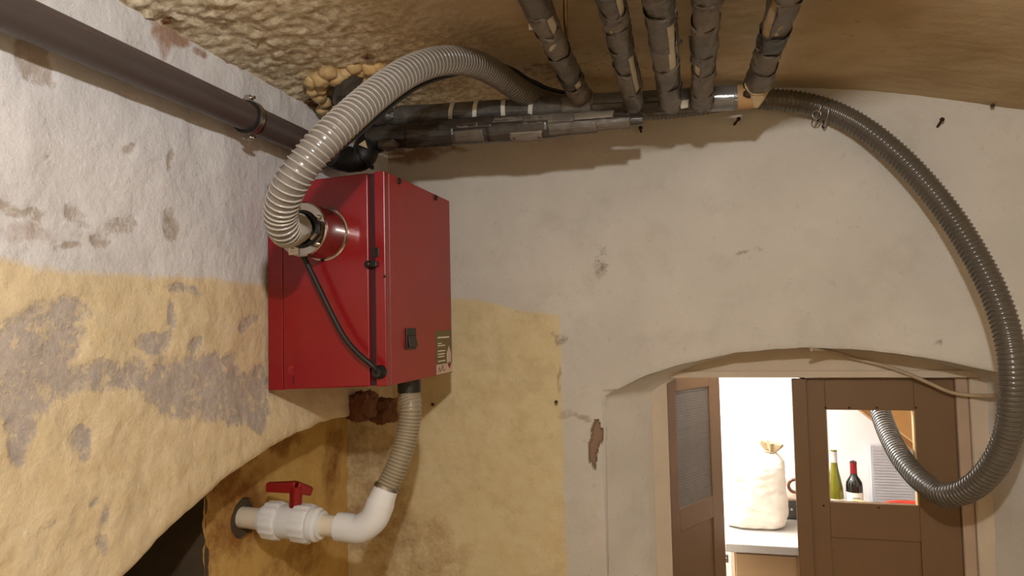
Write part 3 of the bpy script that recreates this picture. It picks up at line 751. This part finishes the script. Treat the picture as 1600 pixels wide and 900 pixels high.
# latches and small fittings on the front
p = FX(584, 413); obj('latch', join(box(p.x-0.016, p.x+0.014, BY0-0.016, BY0-0.003, p.z-0.008, p.z+0.008), axis_lathe((p.x-0.012, BY0-0.003, p.z), (0, -1, 0), [(0, 0.011), (0.016, 0.010), (0.02, 0.006)], 14)), M['black'], rb, smooth=False, bevel=0.002)
p = FX(588, 394); obj('socket', box(p.x-0.007, p.x+0.007, BY0-0.003, BY0, p.z-0.013, p.z+0.013), M['black'], rb, smooth=False, bevel=0.001)
p = FX(600, 432); obj('rivet', axis_lathe((p.x, BY0, p.z), (0, -1, 0), [(0, 0.004), (0.003, 0.003)], 10), M['black'], rb)
p = FX(456, 577); obj('catch', join(box(p.x-0.010, p.x+0.008, BY0-0.006, BY0-0.003, p.z-0.012, p.z+0.010), tube([(p.x+0.004, BY0-0.004, p.z), (p.x+0.004, BY0-0.014, p.z-0.002)], 0.004, 8)), M['redside'], rb, smooth=False, bevel=0.001)
p = FX(459, 600); obj('seam', box(p.x-0.001, p.x+0.001, BY0-0.0042, BY0-0.003, BZ0+0.004, FX(459, 588).z), M['groove'], rb, smooth=False)
# outlet collar on the front
CC = FX(507, 366); CX_, CZ_ = CC.x, CC.z
CO = Vector((CX_, BY0-0.003, CZ_)); DN = Vector((0, -1, 0))
cl = obj('outlet_collar', axis_lathe(CO, DN, [(0, 0.077), (0.005, 0.077), (0.006, 0.0725), (0.055, 0.0725), (0.10, 0.0725), (0.106, 0.0745), (0.116, 0.0745), (0.119, 0.071), (0.119, 0.048), (0.100, 0.046)], 56, cap=False), M['chrome'], rb, label='polished steel outlet collar')
for k in range(5):
    t = 0.5+k*2*math.pi/5
    p = CO+DN*0.119+Vector((math.cos(t)*0.061, 0, math.sin(t)*0.061)); obj('bolt', axis_lathe(p, DN, [(0, 0.006), (0.006, 0.006), (0.009, 0.003)], 10), M['steel'], cl)
t = -1.9; p = CO+DN*0.119+Vector((math.cos(t)*0.062, 0, math.sin(t)*0.062))
obj('tab', box(p.x-0.018, p.x+0.012, p.y-0.004, p.y, p.z-0.010, p.z+0.010), M['band'], cl, smooth=False, bevel=0.001)
obj('seal_ring', ring(CO+DN*0.121, DN, 0.046, 0.006, 48), M['rubber'], cl)
# box mounting rail so that it stands off the rough wall
obj('mounting_rail', join(box(XL-0.03, BX0+0.002, 1.9, 1.94, 1.80, 2.35), box(XL-0.03, BX0+0.002, 2.2, 2.24, 1.80, 2.35)), M['redside'], rb, smooth=False)
# bottom outlet stub
OUT = Vector((-0.890, 2.04, BZ0))
obj('bottom_outlet', axis_lathe(OUT+Vector((0, 0, 0.004)), (0, 0, -1), [(0, 0.036), (0.045, 0.036), (0.045, 0.030)], 28), M['black'], rb)

# ------------------------------------------------------------------ hoses
def hose(name, label, ctrl, R, pitch, mw, mr, ribr=0.0035, tonef=None):
    path = smooth_path(ctrl, pitch/4, 6); fr = frames(path)
    o = thing(name, label, 'hose', path[0])
    tone = tonef if tonef else (lambda i: 0.0)
    obj('hose_wall', tube(path, [R-0.0035+0.0012*math.cos(2*math.pi*(i/4.0)) for i in range(len(path))], 28), mw, o, attrs={'tone': [tone(path[i//28]) for i in range(len(path)*28)]})
    # the spiral: a helix laid on the wall
    hp = []; per = 20; n = len(path)
    turns = (n-1)/4.0
    for k in range(int(turns*per)):
        s = k/per*4.0; i = int(s); f = s-i
        if i >= n-1: break
        T, a, b = fr[i]; c = path[i]*(1-f)+path[i+1]*f; t = 2*math.pi*k/per
        hp.append((c, a, b, T, t))
    V, Fc, D = [], [], []
    for (c, a, b, T, t) in hp:
        d = a*math.cos(t)+b*math.sin(t); q = c+d*(R-0.0035); D += [tone(c)]*5
        V += [q-T*ribr*0.66, q+d*ribr*0.85-T*ribr*0.36, q+d*ribr, q+d*ribr*0.85+T*ribr*0.36, q+T*ribr*0.66]
    for i in range(len(hp)-1):
        for j in range(4): Fc.append((i*5+j, i*5+j+1, (i+1)*5+j+1, (i+1)*5+j))
    obj('spiral_rib', (V, Fc), mr, o, angle=0, attrs={'tone': D})
    return o, path
HPTS = [CO+DN*0.02, CO+DN*0.09, CO+DN*0.135, PD(447, 362, 1.66), PD(439, 330, 1.58), PD(455, 285, 1.53), PD(497, 231, 1.53), PD(545, 184, 1.58), PD(595, 141, 1.66), PD(642, 110, 1.74), PD(690, 95, 1.83),
        PD(735, 98, 1.95), PD(775, 116, 2.09), PD(815, 143, 2.24), PD(860, 163, 2.38), PD(930, 172, 2.47), PD(1010, 172, 2.475), PD(1090, 164, 2.46), PD(1160, 154, 2.445), PD(1215, 156, 2.42), PD(1265, 163, 2.40), PD(1310, 178, 2.37), PD(1360, 207, 2.33), PD(1420, 259, 2.27),
        PD(1480, 330, 2.20), PD(1530, 410, 2.12), PD(1562, 480, 2.06), PD(1580, 550, 2.02), PD(1583, 620, 2.02), PD(1575, 680, 2.05), PD(1551, 730, 2.10), PD(1515, 764, 2.18), PD(1475, 773, 2.28), PD(1440, 752, 2.40), PD(1413, 722, 2.52), PD(1394, 690, 2.64), PD(1381, 660, 2.74), PD(1372, 632, 2.82), PD(1362, 600, 2.90), PD(1352, 560, 2.95)]
hs, HP = hose('suction_hose', 'long grey ribbed hose looping from red cabinet through the door window', HPTS, 0.0385, 0.0142, M['hose'], M['rib'], tonef=lambda p: sstep(-0.78, -0.50, p.x))
obj('hose_clamp', join(axis_lathe(CO+DN*0.127, DN, [(0, 0.0405), (0.012, 0.0405)], 40), tube([CO+DN*0.133+Vector((0.036, 0, -0.03)), CO+DN*0.133+Vector((0.05, 0, -0.016))], 0.006, 10)), M['steel'], hs, label='bright steel band clamp')
# tie holding the hose to the wall
tc = PD(1284, 176, 2.39)
fr_t = (PD(1300, 174, 2.37)-PD(1268, 163, 2.40)).normalized()
ti = thing('hose_tie', 'pale wire tie looped round the hose on a wall nail', 'tie', tc)
obj('loop', ring(PD(1284, 172, 2.385), fr_t, 0.0425, 0.0028), M['zinc'], ti)
obj('loop', ring(PD(1291, 176, 2.379), (fr_t+Vector((0, 0.2, 0.35))).normalized(), 0.0435, 0.0028), M['zinc'], ti)
obj('twist', ring(PD(1276, 179, 2.335), fw, 0.014, 0.0025), M['zinc'], ti)
p = PY(1286, 196, YB-0.03); obj('nail_shaft', tube([p, p+Vector((0.01, 0.05, 0.0))], 0.0045, 8), M['rust'], ti)

# short hose under the cabinet
EA = PY(366, 807, 1.954); EB = PY(560, 826, 1.954); AX = (EB-EA).normalized()
ET = PY(601, 768, 1.97)                 # top of the white elbow
h2, HP2 = hose('drain_hose', 'short grey ribbed hose under the red cabinet', [OUT+Vector((0, 0, -0.005)), OUT+Vector((0.0, 0, -0.05)), PY(642, 640, 2.03), PY(636, 680, 2.02), PY(625, 716, 2.0), PY(612, 746, 1.985), PY(598, 774, 1.968)], 0.036, 0.0105, M['hoseg'], M['ribg'], ribr=0.003)
dT = (PY(612, 746, 1.985)-PY(598, 774, 1.968)).normalized()
cpt = PY(603, 763, 1.974)
obj('hose_clamp', join(axis_lathe(cpt-dT*0.006, dT, [(0, 0.0385), (0.012, 0.0385)], 36), tube([cpt+Vector((0.037, -0.006, 0.0)), cpt+Vector((0.047, -0.01, -0.008))], 0.006, 8)), M['zinc'], h2, label='zinc band clamp')

# ------------------------------------------------------------------ white valve and elbow
def along(px):                           # distance on the axis for a picture column
    q = PY(px, 815, 1.954); return (q.x-EA.x)/AX.x
vv = thing('ball_valve', 'white plastic ball valve with red handle on the pipe stub', 'valve', EA+AX*along(455))
obj('pipe_stub', axis_lathe(EA-AX*0.12, AX, [(0, 0.0325), (0.12+along(424), 0.0325)], 36), M['cream'], vv, label='cream pipe stub from the wall hole')
t = along
obj('end_connector', axis_lathe(EA, AX, [(t(411), 0.034), (t(411), 0.043), (t(416), 0.045), (t(422), 0.045)], 36), M['white'], vv)
rib = lambda tt, q: 1+0.035*(1 if math.sin(14*q) > 0 else 0)
obj('union_nut', axis_lathe(EA, AX, [(t(418), 0.045), (t(419), 0.056), (t(438), 0.058), (t(441), 0.054), (t(441), 0.044)], 84, rib=rib), M['white'], vv)
obj('valve_body', axis_lathe(EA, AX, [(t(436), 0.044), (t(440), 0.050), (t(444), 0.051), (t(462), 0.051), (t(466), 0.050)], 40), M['white'], vv)
obj('union_nut', axis_lathe(EA, AX, [(t(463), 0.045), (t(464), 0.056), (t(485), 0.058), (t(488), 0.055), (t(488), 0.044)], 84, rib=rib), M['white'], vv)
obj('end_connector', axis_lathe(EA, AX, [(t(486), 0.044), (t(490), 0.053), (t(497), 0.051), (t(500), 0.042), (t(504), 0.042), (t(505), 0.034)], 36), M['white'], vv)
obj('pipe_stub', axis_lathe(EA, AX, [(t(500), 0.0322), (t(532), 0.0322)], 36), M['cream'], vv, label='short cream pipe before the elbow')
hc = EA+AX*t(462)
s0 = hc+Vector((0, 0, 0.048)); s1 = PY(463, 765, 1.954)
hd = obj('handle', join(axis_lathe(s0, s1-s0, [(0, 0.020), ((s1-s0).length*0.5, 0.019), ((s1-s0).length+0.01, 0.021)], 20)), M['handle'], vv, label='dark red lever handle')
ha, hb = PY(417, 761, 1.93), PY(487, 768, 1.985); hm = s1+Vector((0, 0, 0.008))
def bar(p, q, w0, w1, h0, h1):
    d = (q-p).normalized(); sd = d.cross(Vector((0, 0, 1))).normalized(); u = sd.cross(d); V = []
    for c, w_, h_ in ((p, w0, h0), (q, w1, h1)):
        V += [c+sd*w_+u*h_, c-sd*w_+u*h_, c-sd*w_-u*h_, c+sd*w_-u*h_]
    return V, [(0, 1, 2, 3), (7, 6, 5, 4), (0, 4, 5, 1), (1, 5, 6, 2), (2, 6, 7, 3), (3, 7, 4, 0)]
obj('lever', join(bar(ha, hm, 0.012, 0.017, 0.014, 0.017), bar(hm, hb, 0.017, 0.012, 0.017, 0.013)), M['handle'], hd, smooth=False, bevel=0.004)
ep = [EA+AX*t(530), EA+AX*t(548)]
ctr = PY(585, 818, 1.957)
ep = [EA+AX*t(529), EA+AX*t(545), EA+AX*t(562), PY(583, 812, 1.957), PY(592, 793, 1.961), PY(599, 774, 1.967), PY(604, 762, 1.972)]
epath = smooth_path(ep, 0.006, 4); ne = len(epath)
obj('pipe_elbow', tube(epath, [0.043 if 6 < i < ne-7 else 0.0432 if i <= 6 else 0.0405-0.0006*(i-ne+7) for i in range(ne)], 32), M['white'], label='glossy white elbow joining valve and short hose', cat='elbow', origin=ep[0])

# ------------------------------------------------------------------ grey waste pipe on the left wall with clamp
gpx, gpz = -1.148, 2.512
GR = 0.0375
def gpipe(y): return Vector((gpx, y, gpz))
gpi = thing('waste_pipe', 'thick grey plastic pipe running along the left wall under the vault', 'pipe', gpipe(1.4))
obj('pipe_wall', tube([gpipe(-1.9+0.1*i) for i in range(40)] + [gpipe(2.06)], GR, 40), M['greypipe'], gpi)
obj('print_line', tube([gpipe(y)+Vector((GR*0.93, 0, 0.37*GR)) for y in (0.6, 1.2, 1.8)], 0.0016, 6), M['stripe'], gpi)
pcl = thing('pipe_clamp', 'black rubber lined clamp holding the grey pipe to the wall', 'clamp', PX(392, 188, gpx))
yc = PX(389, 182, gpx).y
obj('rubber_liner', axis_lathe((gpx, yc-0.016, gpz), (0, 1, 0), [(0, GR+0.0003), (0, GR+0.006), (0.032, GR+0.006), (0.032, GR+0.0003)], 40, cap=False), M['rubber'], pcl)
obj('steel_band', axis_lathe((gpx, yc-0.008, gpz), (0, 1, 0), [(0, GR+0.006), (0, GR+0.0085), (0.016, GR+0.0085), (0.016, GR+0.006)], 40, cap=False), M['zinc'], pcl)
for s in (1, -1):
    e_ = obj('ear', box(gpx-0.008, gpx+0.008, yc-0.009, yc+0.009, gpz+s*(GR+0.006)-(0.0 if s > 0 else 0.016), gpz+s*(GR+0.006)+(0.016 if s > 0 else 0)), M['zinc'], pcl, smooth=False)
    obj('bolt', tube([(gpx-0.016, yc, gpz+s*(GR+0.016)), (gpx+0.018, yc, gpz+s*(GR+0.016))], 0.0045, 10), M['steel'], pcl)
obj('wall_stud', tube([(gpx-GR, yc, gpz), (XL-0.02, yc, gpz)], 0.006, 10), M['zinc'], pcl)

# ------------------------------------------------------------------ wrapped header pipes under the vault
DY = 2.20
def DP(px, py, Y=DY): return PY(px, py, Y)
pa, pb = DP(596, 184, 2.215), DP(1152, 152, 2.205)
hdp = thing('header_pipe', 'long black taped header pipe crossing under the vault', 'pipe', (pa+pb)/2)
dirH = (pb-pa).normalized(); LH = (pb-pa).length; RH = 0.0365
path = [pa+dirH*(LH*i/70)+Vector((0, 0, 0.003*nz(i*0.2, 2))) for i in range(71)]
obj('pipe_wall', tube(path, [RH*(1+0.03*nz(i*0.35, 7)) for i in range(71)], 32), M['foil'], hdp)
# pale bands
for px in (612, 706, 743, 787, 830):
    tt = (DP(px, 170).x-pa.x)/dirH.x; c = pa+dirH*tt; tl = dirH+Vector((random.uniform(-.05, .05), 0.1, random.uniform(-.14, 0.05)))
    obj('white_band', axis_lathe(c-dirH*0.006, tl, [(0, RH), (0, RH+0.003), (0.014, RH+0.003), (0.014, RH)], 32, cap=False), M['band'], hdp)
# silver part and bare ends
c0 = pa+dirH*((DP(1112, 150).x-pa.x)/dirH.x); c1 = pa+dirH*((DP(1146, 150).x-pa.x)/dirH.x)
M['silver'] = simple('grey_gloss_sleeve', '8A8C8E', 0.18, 0.6, var=0.15, nscale=25, bump=0.3, bscale=40)
obj('sleeve', tube([c0, (c0+c1)/2, c1], RH+0.002, 32), M['silver'], hdp, label='glossy silver grey sleeve')
c0 = pa+dirH*((DP(928, 165).x-pa.x)/dirH.x); c1 = pa+dirH*((DP(975, 162).x-pa.x)/dirH.x)
obj('sleeve', tube([c0, (c0+c1)/2, c1], RH+0.002, 32), M['silver'], hdp, label='glossy silver grey sleeve')
obj('end_wrap', tube([pb-dirH*0.012, pb+dirH*0.02, pb+dirH*0.055, pb+dirH*0.06], [RH, RH+0.001, RH*0.96, 0.02], 28), M['card'], hdp, label='orange brown bare pipe end')
def patch(A0, D, R, t0, t1, a0, a1, mat, parent, name='tape_strip', lift=0.002, seed=0):
    """a strip of tape lying on a pipe of radius R; angles from straight up, positive towards the camera"""
    D = D.normalized(); u = (Vector((0, 0, 1))-D*D.z).normalized(); f = u.cross(D); f = f if f.y < 0 else -f
    n, m = 14, 7; V, Fc = [], []
    for i in range(n+1):
        for j in range(m+1):
            tt = t0+(t1-t0)*i/n; aa = a0+(a1-a0)*j/m
            ee = (i in (0, n)) or (j in (0, m))
            r = R+lift+0.0035*max(0, fbm(i*0.45+seed, j*0.7, seed*3.1, 2))+(0.002*random.random() if ee else 0)
            tt += (0.006*nz(j*0.9, seed) if i in (0, n) else 0)
            V.append(A0+D*tt+(u*math.cos(aa)+f*math.sin(aa))*r)
    for i in range(n):
        for j in range(m): Fc.append((i*(m+1)+j, (i+1)*(m+1)+j, (i+1)*(m+1)+j+1, i*(m+1)+j+1))
    o = obj(name, (V, Fc), mat, parent, angle=50)
    md = o.modifiers.new('thickness', 'SOLIDIFY'); md.thickness = 0.0012; md.offset = 1
    return o
for k, (p0, p1, a0, a1, m) in enumerate([(880, 930, 0.4, 2.6, 'tape2'), (925, 1000, 1.7, 2.8, 'tape'), (985, 1060, 1.8, 2.9, 'tape3'), (1030, 1110, 1.6, 2.9, 'tape')]):
    t0 = (DP(p0, 165).x-pa.x)/dirH.x; t1 = (DP(p1, 165).x-pa.x)/dirH.x
    patch(pa, dirH, RH, t0, t1, a0, a1, M[m], hdp, seed=k*1.7)
# lower bundle in front, from the grey pipe's elbow
la, lb_ = DP(578, 217, 2.155), DP(1004, 187, 2.17)
lo_ = thing('lagged_pipe', 'black taped lagged pipe below and in front of the header pipe', 'pipe', (la+lb_)/2)
dL = (lb_-la).normalized(); LL = (lb_-la).length
RL = [0.041*(1-0.6*sstep(0.62, 1.0, i/60))*(1+0.05*nz(i*0.4, 3)) for i in range(61)]
obj('pipe_wall', tube([la+dL*(LL*i/60) for i in range(61)], RL, 28), M['tape3'], lo_)
k = 0
for p0, p1, a0, a1, m in [(585, 660, 0.6, 2.2, 'tape3'), (640, 715, 1.2, 2.9, 'tape3'), (690, 775, 0.5, 1.6, 'tape3'), (700, 760, 1.7, 2.7, 'tape'), (755, 830, 0.5, 1.3, 'tape'), (765, 860, 1.4, 2.7, 'tape3'), (820, 900, 0.8, 1.6, 'tape'), (850, 935, 1.6, 2.6, 'tape'), (880, 960, 0.7, 1.5, 'tape2'), (925, 985, 1.5, 2.6, 'tape'), (800, 850, 2.1, 3.0, 'tape2'), (690, 735, 0.1, 0.7, 'tape3'), (775, 845, 0.9, 1.25, 'tape2'), (720, 752, 1.2, 1.5, 'tape2')]:
    f0 = (DP(p0, 200, 2.16).x-la.x)/dL.x; f1 = (DP(p1, 200, 2.16).x-la.x)/dL.x; k += 1
    rr = RL[min(60, max(0, int(60*f0/LL)))]
    patch(la, dL, max(rr, 0.03), f0, f1, a0, a1, M[m], lo_, seed=20+k*1.3, lift=0.001+0.0007*(k % 4))
p = DP(590, 228, 2.10); obj('tape_lump', blob((p.x+0.03, 2.11, p.z+0.004), 0.026, 2, 0.35, 7, (1.4, 0.8, 0.8), 3), M['tape'], lo_)
# black bend from the grey pipe up to the bundle
bp = [gpipe(2.01), gpipe(2.07), gpipe(2.11)+Vector((0.03, 0.02, 0.0)), PY(570, 244, 2.125)+Vector((0.0, 0, 0)), la+dL*0.01+Vector((-0.02, 0, -0.02)), la+dL*0.05]
bpth = smooth_path(bp, 0.012, 4)
be = thing('pipe_bend', 'black rubber bend joining the grey pipe to the lagged pipe', 'pipe', bpth[0])
obj('bend_wall', tube(bpth, [0.043+0.003*nz(i*0.5, 3) for i in range(len(bpth))], 24), M['rubber'], be)
q = PY(578, 252, 2.2); obj('clip_ring', ring(PY(570, 247, 2.125), (0.9, 0.1, 0.6), 0.044, 0.004), M['black'], be)
obj('tape_flap', prism([PY(570, 219, 2.08), PY(574, 232, 2.08), PY(560, 226, 2.08)], Vector((0, 0.004, 0))), M['foamwrap'], be, smooth=False)

# black socket in the foam, upper left
bs = [PY(549, 112, 1.90), PY(541, 138, 1.92), PY(540, 158, 1.97), PY(558, 170, 2.05), PY(585, 180, 2.17), pa+dirH*0.05]
bsp = smooth_path(bs, 0.012, 4)
so = thing('socket_pipe', 'black plastic wrapped pipe stub entering the vault through foam', 'pipe', bsp[0])
obj('stub_wall', tube(bsp, [0.040 - 0.002*nz(i, 5) for i in range(len(bsp))], 24), M['tape3'], so)
obj('tape_crease', tube(smooth_path([PY(521, 132, 1.93), PY(527, 148, 1.93), PY(526, 160, 1.94), PY(532, 166, 1.95)], 0.006), 0.003, 8), M['foil'], so)
obj('foam_scrap', prism([PY(519, 166, 1.94), PY(530, 164, 1.94), PY(531, 172, 1.94), PY(526, 186, 1.94), PY(521, 184, 1.94)], Vector((0, 0.015, 0))), M['foamwrap'], so, smooth=False)
# expanding foam lumps
fo = thing('expanding_foam', 'lumpy yellowed expanding foam round the black pipe stub', 'foam', cz(545, 118))
for k, (px, py, r, Y) in enumerate([(500, 123, 15, 2.42), (487, 128, 11, 2.44), (512, 113, 14, 2.43), (527, 120, 17, 2.40), (540, 114, 13, 2.42), (548, 128, 12, 2.38), (553, 105, 12, 2.44), (566, 123, 13, 2.37), (583, 124, 13, 2.36), (575, 107, 13, 2.42), (597, 115, 14, 2.38), (560, 113, 11, 2.40), (498, 150, 12, 2.38), (507, 160, 10, 2.35), (490, 142, 10, 2.42), (500, 138, 10, 2.40), (608, 126, 10, 2.36), (590, 103, 10, 2.44), (504, 172, 9, 2.34)]):
    c = cz(px, py); rr = r*(c-CAM).dot(fw)/F_PX*1.05; c = c-ray(px, py)*(0.012+0.10*(2.44-Y))
    obj('foam_lump', blob(c, rr, 3, 0.22, 6, (1.05, 1.0, 0.85), k*2.3), M['pufoam'], fo, angle=0)

# ------------------------------------------------------------------ five lagged tubes running over the ceiling
def lag(name_label, ax, ay, bx, by, Yb, R, mats, gaps, foam_side, Yfar=0.2, bare=False, seed=1):
    b = PY(bx, by, Yb); za = 2.672
    a = PZ(ax, ay, b.z+0.004)
    d = (a-b).normalized(); far = b+d*((Yfar-b.y)/d.y)
    o = thing('lagged_tube', name_label, 'pipe', b, 'taped insulated tubes under the vault')
    n = 90; L = (far-b).length
    pts = [b+d*(L*(i/n)**1.6)+Vector((0.004*nz(i*0.15, seed), 0, 0.003*nz(i*0.2, seed+4))) for i in range(n+1)]
    obj('foam_core', tube(pts, R*0.90, 24), M['foamwrap'] if bare else M['foamwhite'], o)
    rnd = random.Random(seed); t = 0.0; k = 0
    fr_ = frames(pts)
    while t < 1.35:
        ln = rnd.uniform(0.10, 0.22); n2 = 9; m = 26
        tilt = rnd.uniform(-0.9, 0.9); ph = rnd.uniform(0, 6.28); rr = R*rnd.uniform(0.96, 1.02); cone = rnd.uniform(-0.05, 0.06)
        u = (Vector((0, 0, 1))-d*d.z).normalized(); sd = d.cross(u)
        V, Fc = [], []
        gap = foam_side[k % len(foam_side)]
        m_ = m if gap is None else m
        for i in range(n2+1):
            for j in range(m+1):
                q = 2*math.pi*j/m if gap is None else gap+0.35+(2*math.pi-0.7)*j/m
                if gap is None and j == m: q = 0
                tt = t+ln*i/n2+tilt*rr*math.cos(q-ph)*(0.5)
                e = 0.0035*fbm(math.cos(q)*1.6+k*3.3, math.sin(q)*1.6+seed, i*0.45, 4)+0.006*max(0, nz(math.cos(q)*1.5+k, math.sin(q)*1.5+i*0.4, seed))
                if i in (0, n2): tt += 0.008*fbm(q*1.5, k*2.0, seed, 3); e += 0.002
                r = rr*(1+cone*(i/n2-0.5))+e
                V.append(b+d*tt+(u*math.cos(q)+sd*math.sin(q))*r)
        for i in range(n2):
            for j in range(m): Fc.append((i*(m+1)+j, (i+1)*(m+1)+j, (i+1)*(m+1)+j+1, i*(m+1)+j+1))
        w_ = obj('tape_wrap', (V, Fc), M[mats[k % len(mats)]], o, angle=50)
        md = w_.modifiers.new('thickness', 'SOLIDIFY'); md.thickness = 0.0012; md.offset = 1
        t += ln*rnd.uniform(0.72, 0.9) + gaps[k % len(gaps)]; k += 1
    return o, b, d
def flap(o, pts, Y, mat):
    P = [PY(px, py, Y) for px, py in pts]
    obj('tape_flap', prism(P, Vector((0.0, 0.006, 0.004))), M[mat], o, smooth=False)
S1 = [None, -2.4, None, None, -2.2, None]
o1, _, _ = lag('leftmost lagged tube, grey tape with a white tag flap', 834, 0, 905, 148, 2.15, 0.0315, ['tape2', 'tape', 'tape', 'tape2'], [0.0, 0.0, 0.004], S1, seed=3)
flap(o1, [(826, 38), (843, 46), (826, 47)], 1.72, 'band')
o2, _, _ = lag('second lagged tube from the left, bent grey tape with torn edges', 955, 0, 991, 160, 2.17, 0.0295, ['tape', 'tape2', 'tape'], [0.0, 0.003], [None, -2.3, -2.3, None], seed=9)
flap(o2, [(953, 82), (964, 86), (956, 92)], 1.95, 'tape3')
o3, _, _ = lag('middle lagged tube with white foam showing near the top', 1030, 0, 1048, 161, 2.17, 0.032, ['tape', 'tape', 'tape2'], [0.0, 0.004], [None, None, -2.5, -2.4, None], seed=15)
flap(o3, [(1055, 45), (1067, 66), (1054, 78), (1048, 64)], 1.85, 'tape3')
o4, _, _ = lag('fourth lagged tube from the left, smooth dark grey tape', 1104, 0, 1097, 159, 2.17, 0.0295, ['tape', 'tape2', 'tape'], [0.0, 0.0], [None, None, 2.4, None], seed=21)
flap(o4, [(1076, 57), (1086, 56), (1086, 84), (1078, 78)], 1.95, 'tape')
o5, b5, d5 = lag('rightmost lagged tube with beige foam between dark tape bands', 1226, 0, 1184, 132, 2.17, 0.035, ['tape', 'tape2', 'tape3'], [0.022, 0.012, 0.03], [None, -2.0, None, 2.2], bare=True, seed=27)
q = PY(1181, 168, 2.20)
obj('bare_end', tube([b5+d5*0.02, b5-d5*0.0, (b5*2+q)/3, (b5+q*2)/3, q], [0.039, 0.039, 0.032, 0.022, 0.008], 24), M['foamwrap'], o5, label='beige cone shaped bare end')
p = PY(1168, 146, 2.165); obj('torn_hole', blob(p, 0.012, 2, 0.5, 8, (1, .4, 1.1), 2), M['rust'], o5)
# white patches on the middle tubes
for q_, Y in (([(1046, 108), (1056, 103), (1059, 110), (1050, 118)], 2.0), ([(1043, 152), (1062, 148), (1062, 160), (1044, 165)], 2.12)): flap(o3, q_, Y, 'foamwhite')
flap(o4, [(1062, 158), (1076, 156), (1075, 168), (1064, 170)], 2.15, 'foamwhite')
# thin line beside the leftmost tube
tl = [PZ(882, -60, 2.70), PZ(883, 0, 2.695), PZ(884, 40, 2.69), PY(886, 75, 2.12)]
obj('thin_pipe', tube(smooth_path(tl, 0.02), 0.0055, 10), M['brass'], label='thin brownish line beside the leftmost lagged tube', cat='pipe', origin=tl[1])

# ------------------------------------------------------------------ black power cord: from the cabinet up along the hose
pl = FX(594, 581)
pc = thing('power_cord', 'black power cord from the cabinet corner up behind the hose', 'cord', pl)
c1 = [pl+Vector((0, -0.02, 0)), PY(583, 572, BY0-0.035), PY(560, 553, BY0-0.04), PY(538, 527, BY0-0.04), PY(519, 492, BY0-0.04), PY(500, 453, BY0-0.042), PY(484, 420, BY0-0.045), PY(476, 404, BY0-0.05), PY(470, 395, BY0-0.06), PY(459, 390, BY0-0.09)]
obj('cord_run', tube(smooth_path(c1, 0.008), 0.0075, 12), M['rubber'], pc)
def near_hose(px, lo):                  # runs on the shaded side of the hose
    return None
fr_h = frames(HP)
run = []
for i in range(60, len(HP)):
    p = HP[i]
    if p.y > 2.45: break
    if i % 10: continue
    T = fr_h[i][0]; s = T.cross(ray(700, 200)).normalized()
    f = sstep(0.10, 0.30, i/len(HP)*1.0)
    k = i
    side = s if s.z < 0 else -s
    x_pix = p
    run.append((p, side))
cpath = []
nrun = len(run)
for i, (p, sdv) in enumerate(run):
    u = i/(nrun-1)
    back = (p-CAM).normalized()
    ang = math.pi*sstep(0.45, 0.8, u)   # starts below the hose and crosses behind it to its upper side
    lat = (0.012+0.029*sstep(0.12, 0.32, u))
    off = sdv*math.cos(ang)*lat + back*(math.sqrt(0.048**2-lat**2)*(1-0.0*u) if u < 0.45 else 0.026+0.024*math.sin(ang))
    if u > 0.72: off = sdv*math.cos(ang)*0.043 + back*0.026
    if u > 0.8: off += Vector((0, 0, 0.004))
    cpath.append(p+off)
obj('cord_run', tube(smooth_path(cpath, 0.008), 0.0075, 12), M['rubber'], pc)
obj('plug', join(axis_lathe(pl+Vector((0, 0.004, 0)), (0, -1, 0), [(0, 0.019), (0.012, 0.019), (0.016, 0.016), (0.03, 0.013)], 24)), M['rubber'], pc)

# ------------------------------------------------------------------ broken brick ends in the corner, nails in the wall
for k, (px, py, r, Y, sq) in enumerate([(564, 634, 0.047, -1.195, (0.9, 0.9, 1.0)), (599, 642, 0.044, -1.165, (0.9, 0.9, 0.95))]):
    c = PX(px, py, Y); bm = bmesh.new(); bmesh.ops.create_cube(bm, size=2); bmesh.ops.subdivide_edges(bm, edges=bm.edges, cuts=9, use_grid_fill=True)
    V = []
    for v in bm.verts:
        q = v.co.copy(); L = q.length; q = q*(0.72+0.28/L*1.2)*(1+0.30*fbm(q.x*1.6+k*5, q.y*1.6, q.z*1.6, 5))
        V.append(Vector((c.x+q.x*r*sq[0], c.y+q.y*r*sq[1], c.z+q.z*r*sq[2])))
    Fc = [tuple(x.index for x in f.verts) for f in bm.faces]; bm.free()
    obj('brick', (V, Fc), M['brick'], wall_left, angle=50)
def nail(px0, py0, px1, py1, label, r=0.004):
    """a rusty nail left in the end wall; the first point is the head"""
    a = PY(px1, py1, YB+0.02); b = PY(px0, py0, YB-0.035)
    o = thing('nail', label, 'nail', b)
    obj('shaft', tube([a, b], r, 8), M['rust'], o)
    d = (b-a).normalized(); obj('head', axis_lathe(b, d, [(-0.001, r*1.9), (0.004, r*1.7)], 12), M['rust'], o)
nail(1154, 186, 1144, 199, 'rusty nail in the shaded wall below the header pipe end')
nail(1472, 187, 1461, 204, 'rusty nail in the pale wall right of the hose')
nail(1001, 200, 1002, 209, 'rusty nail just under the taped pipes left of centre')
nail(1551, 165, 1552, 166, 'short nail high in the wall near the right picture edge', 0.0035)
nail(869, 628, 870, 629, 'short nail head in the edge of the ochre patch', 0.0035)
nail(676, 632, 677, 633, 'short nail head in the ochre wall right of the short hose', 0.0035)
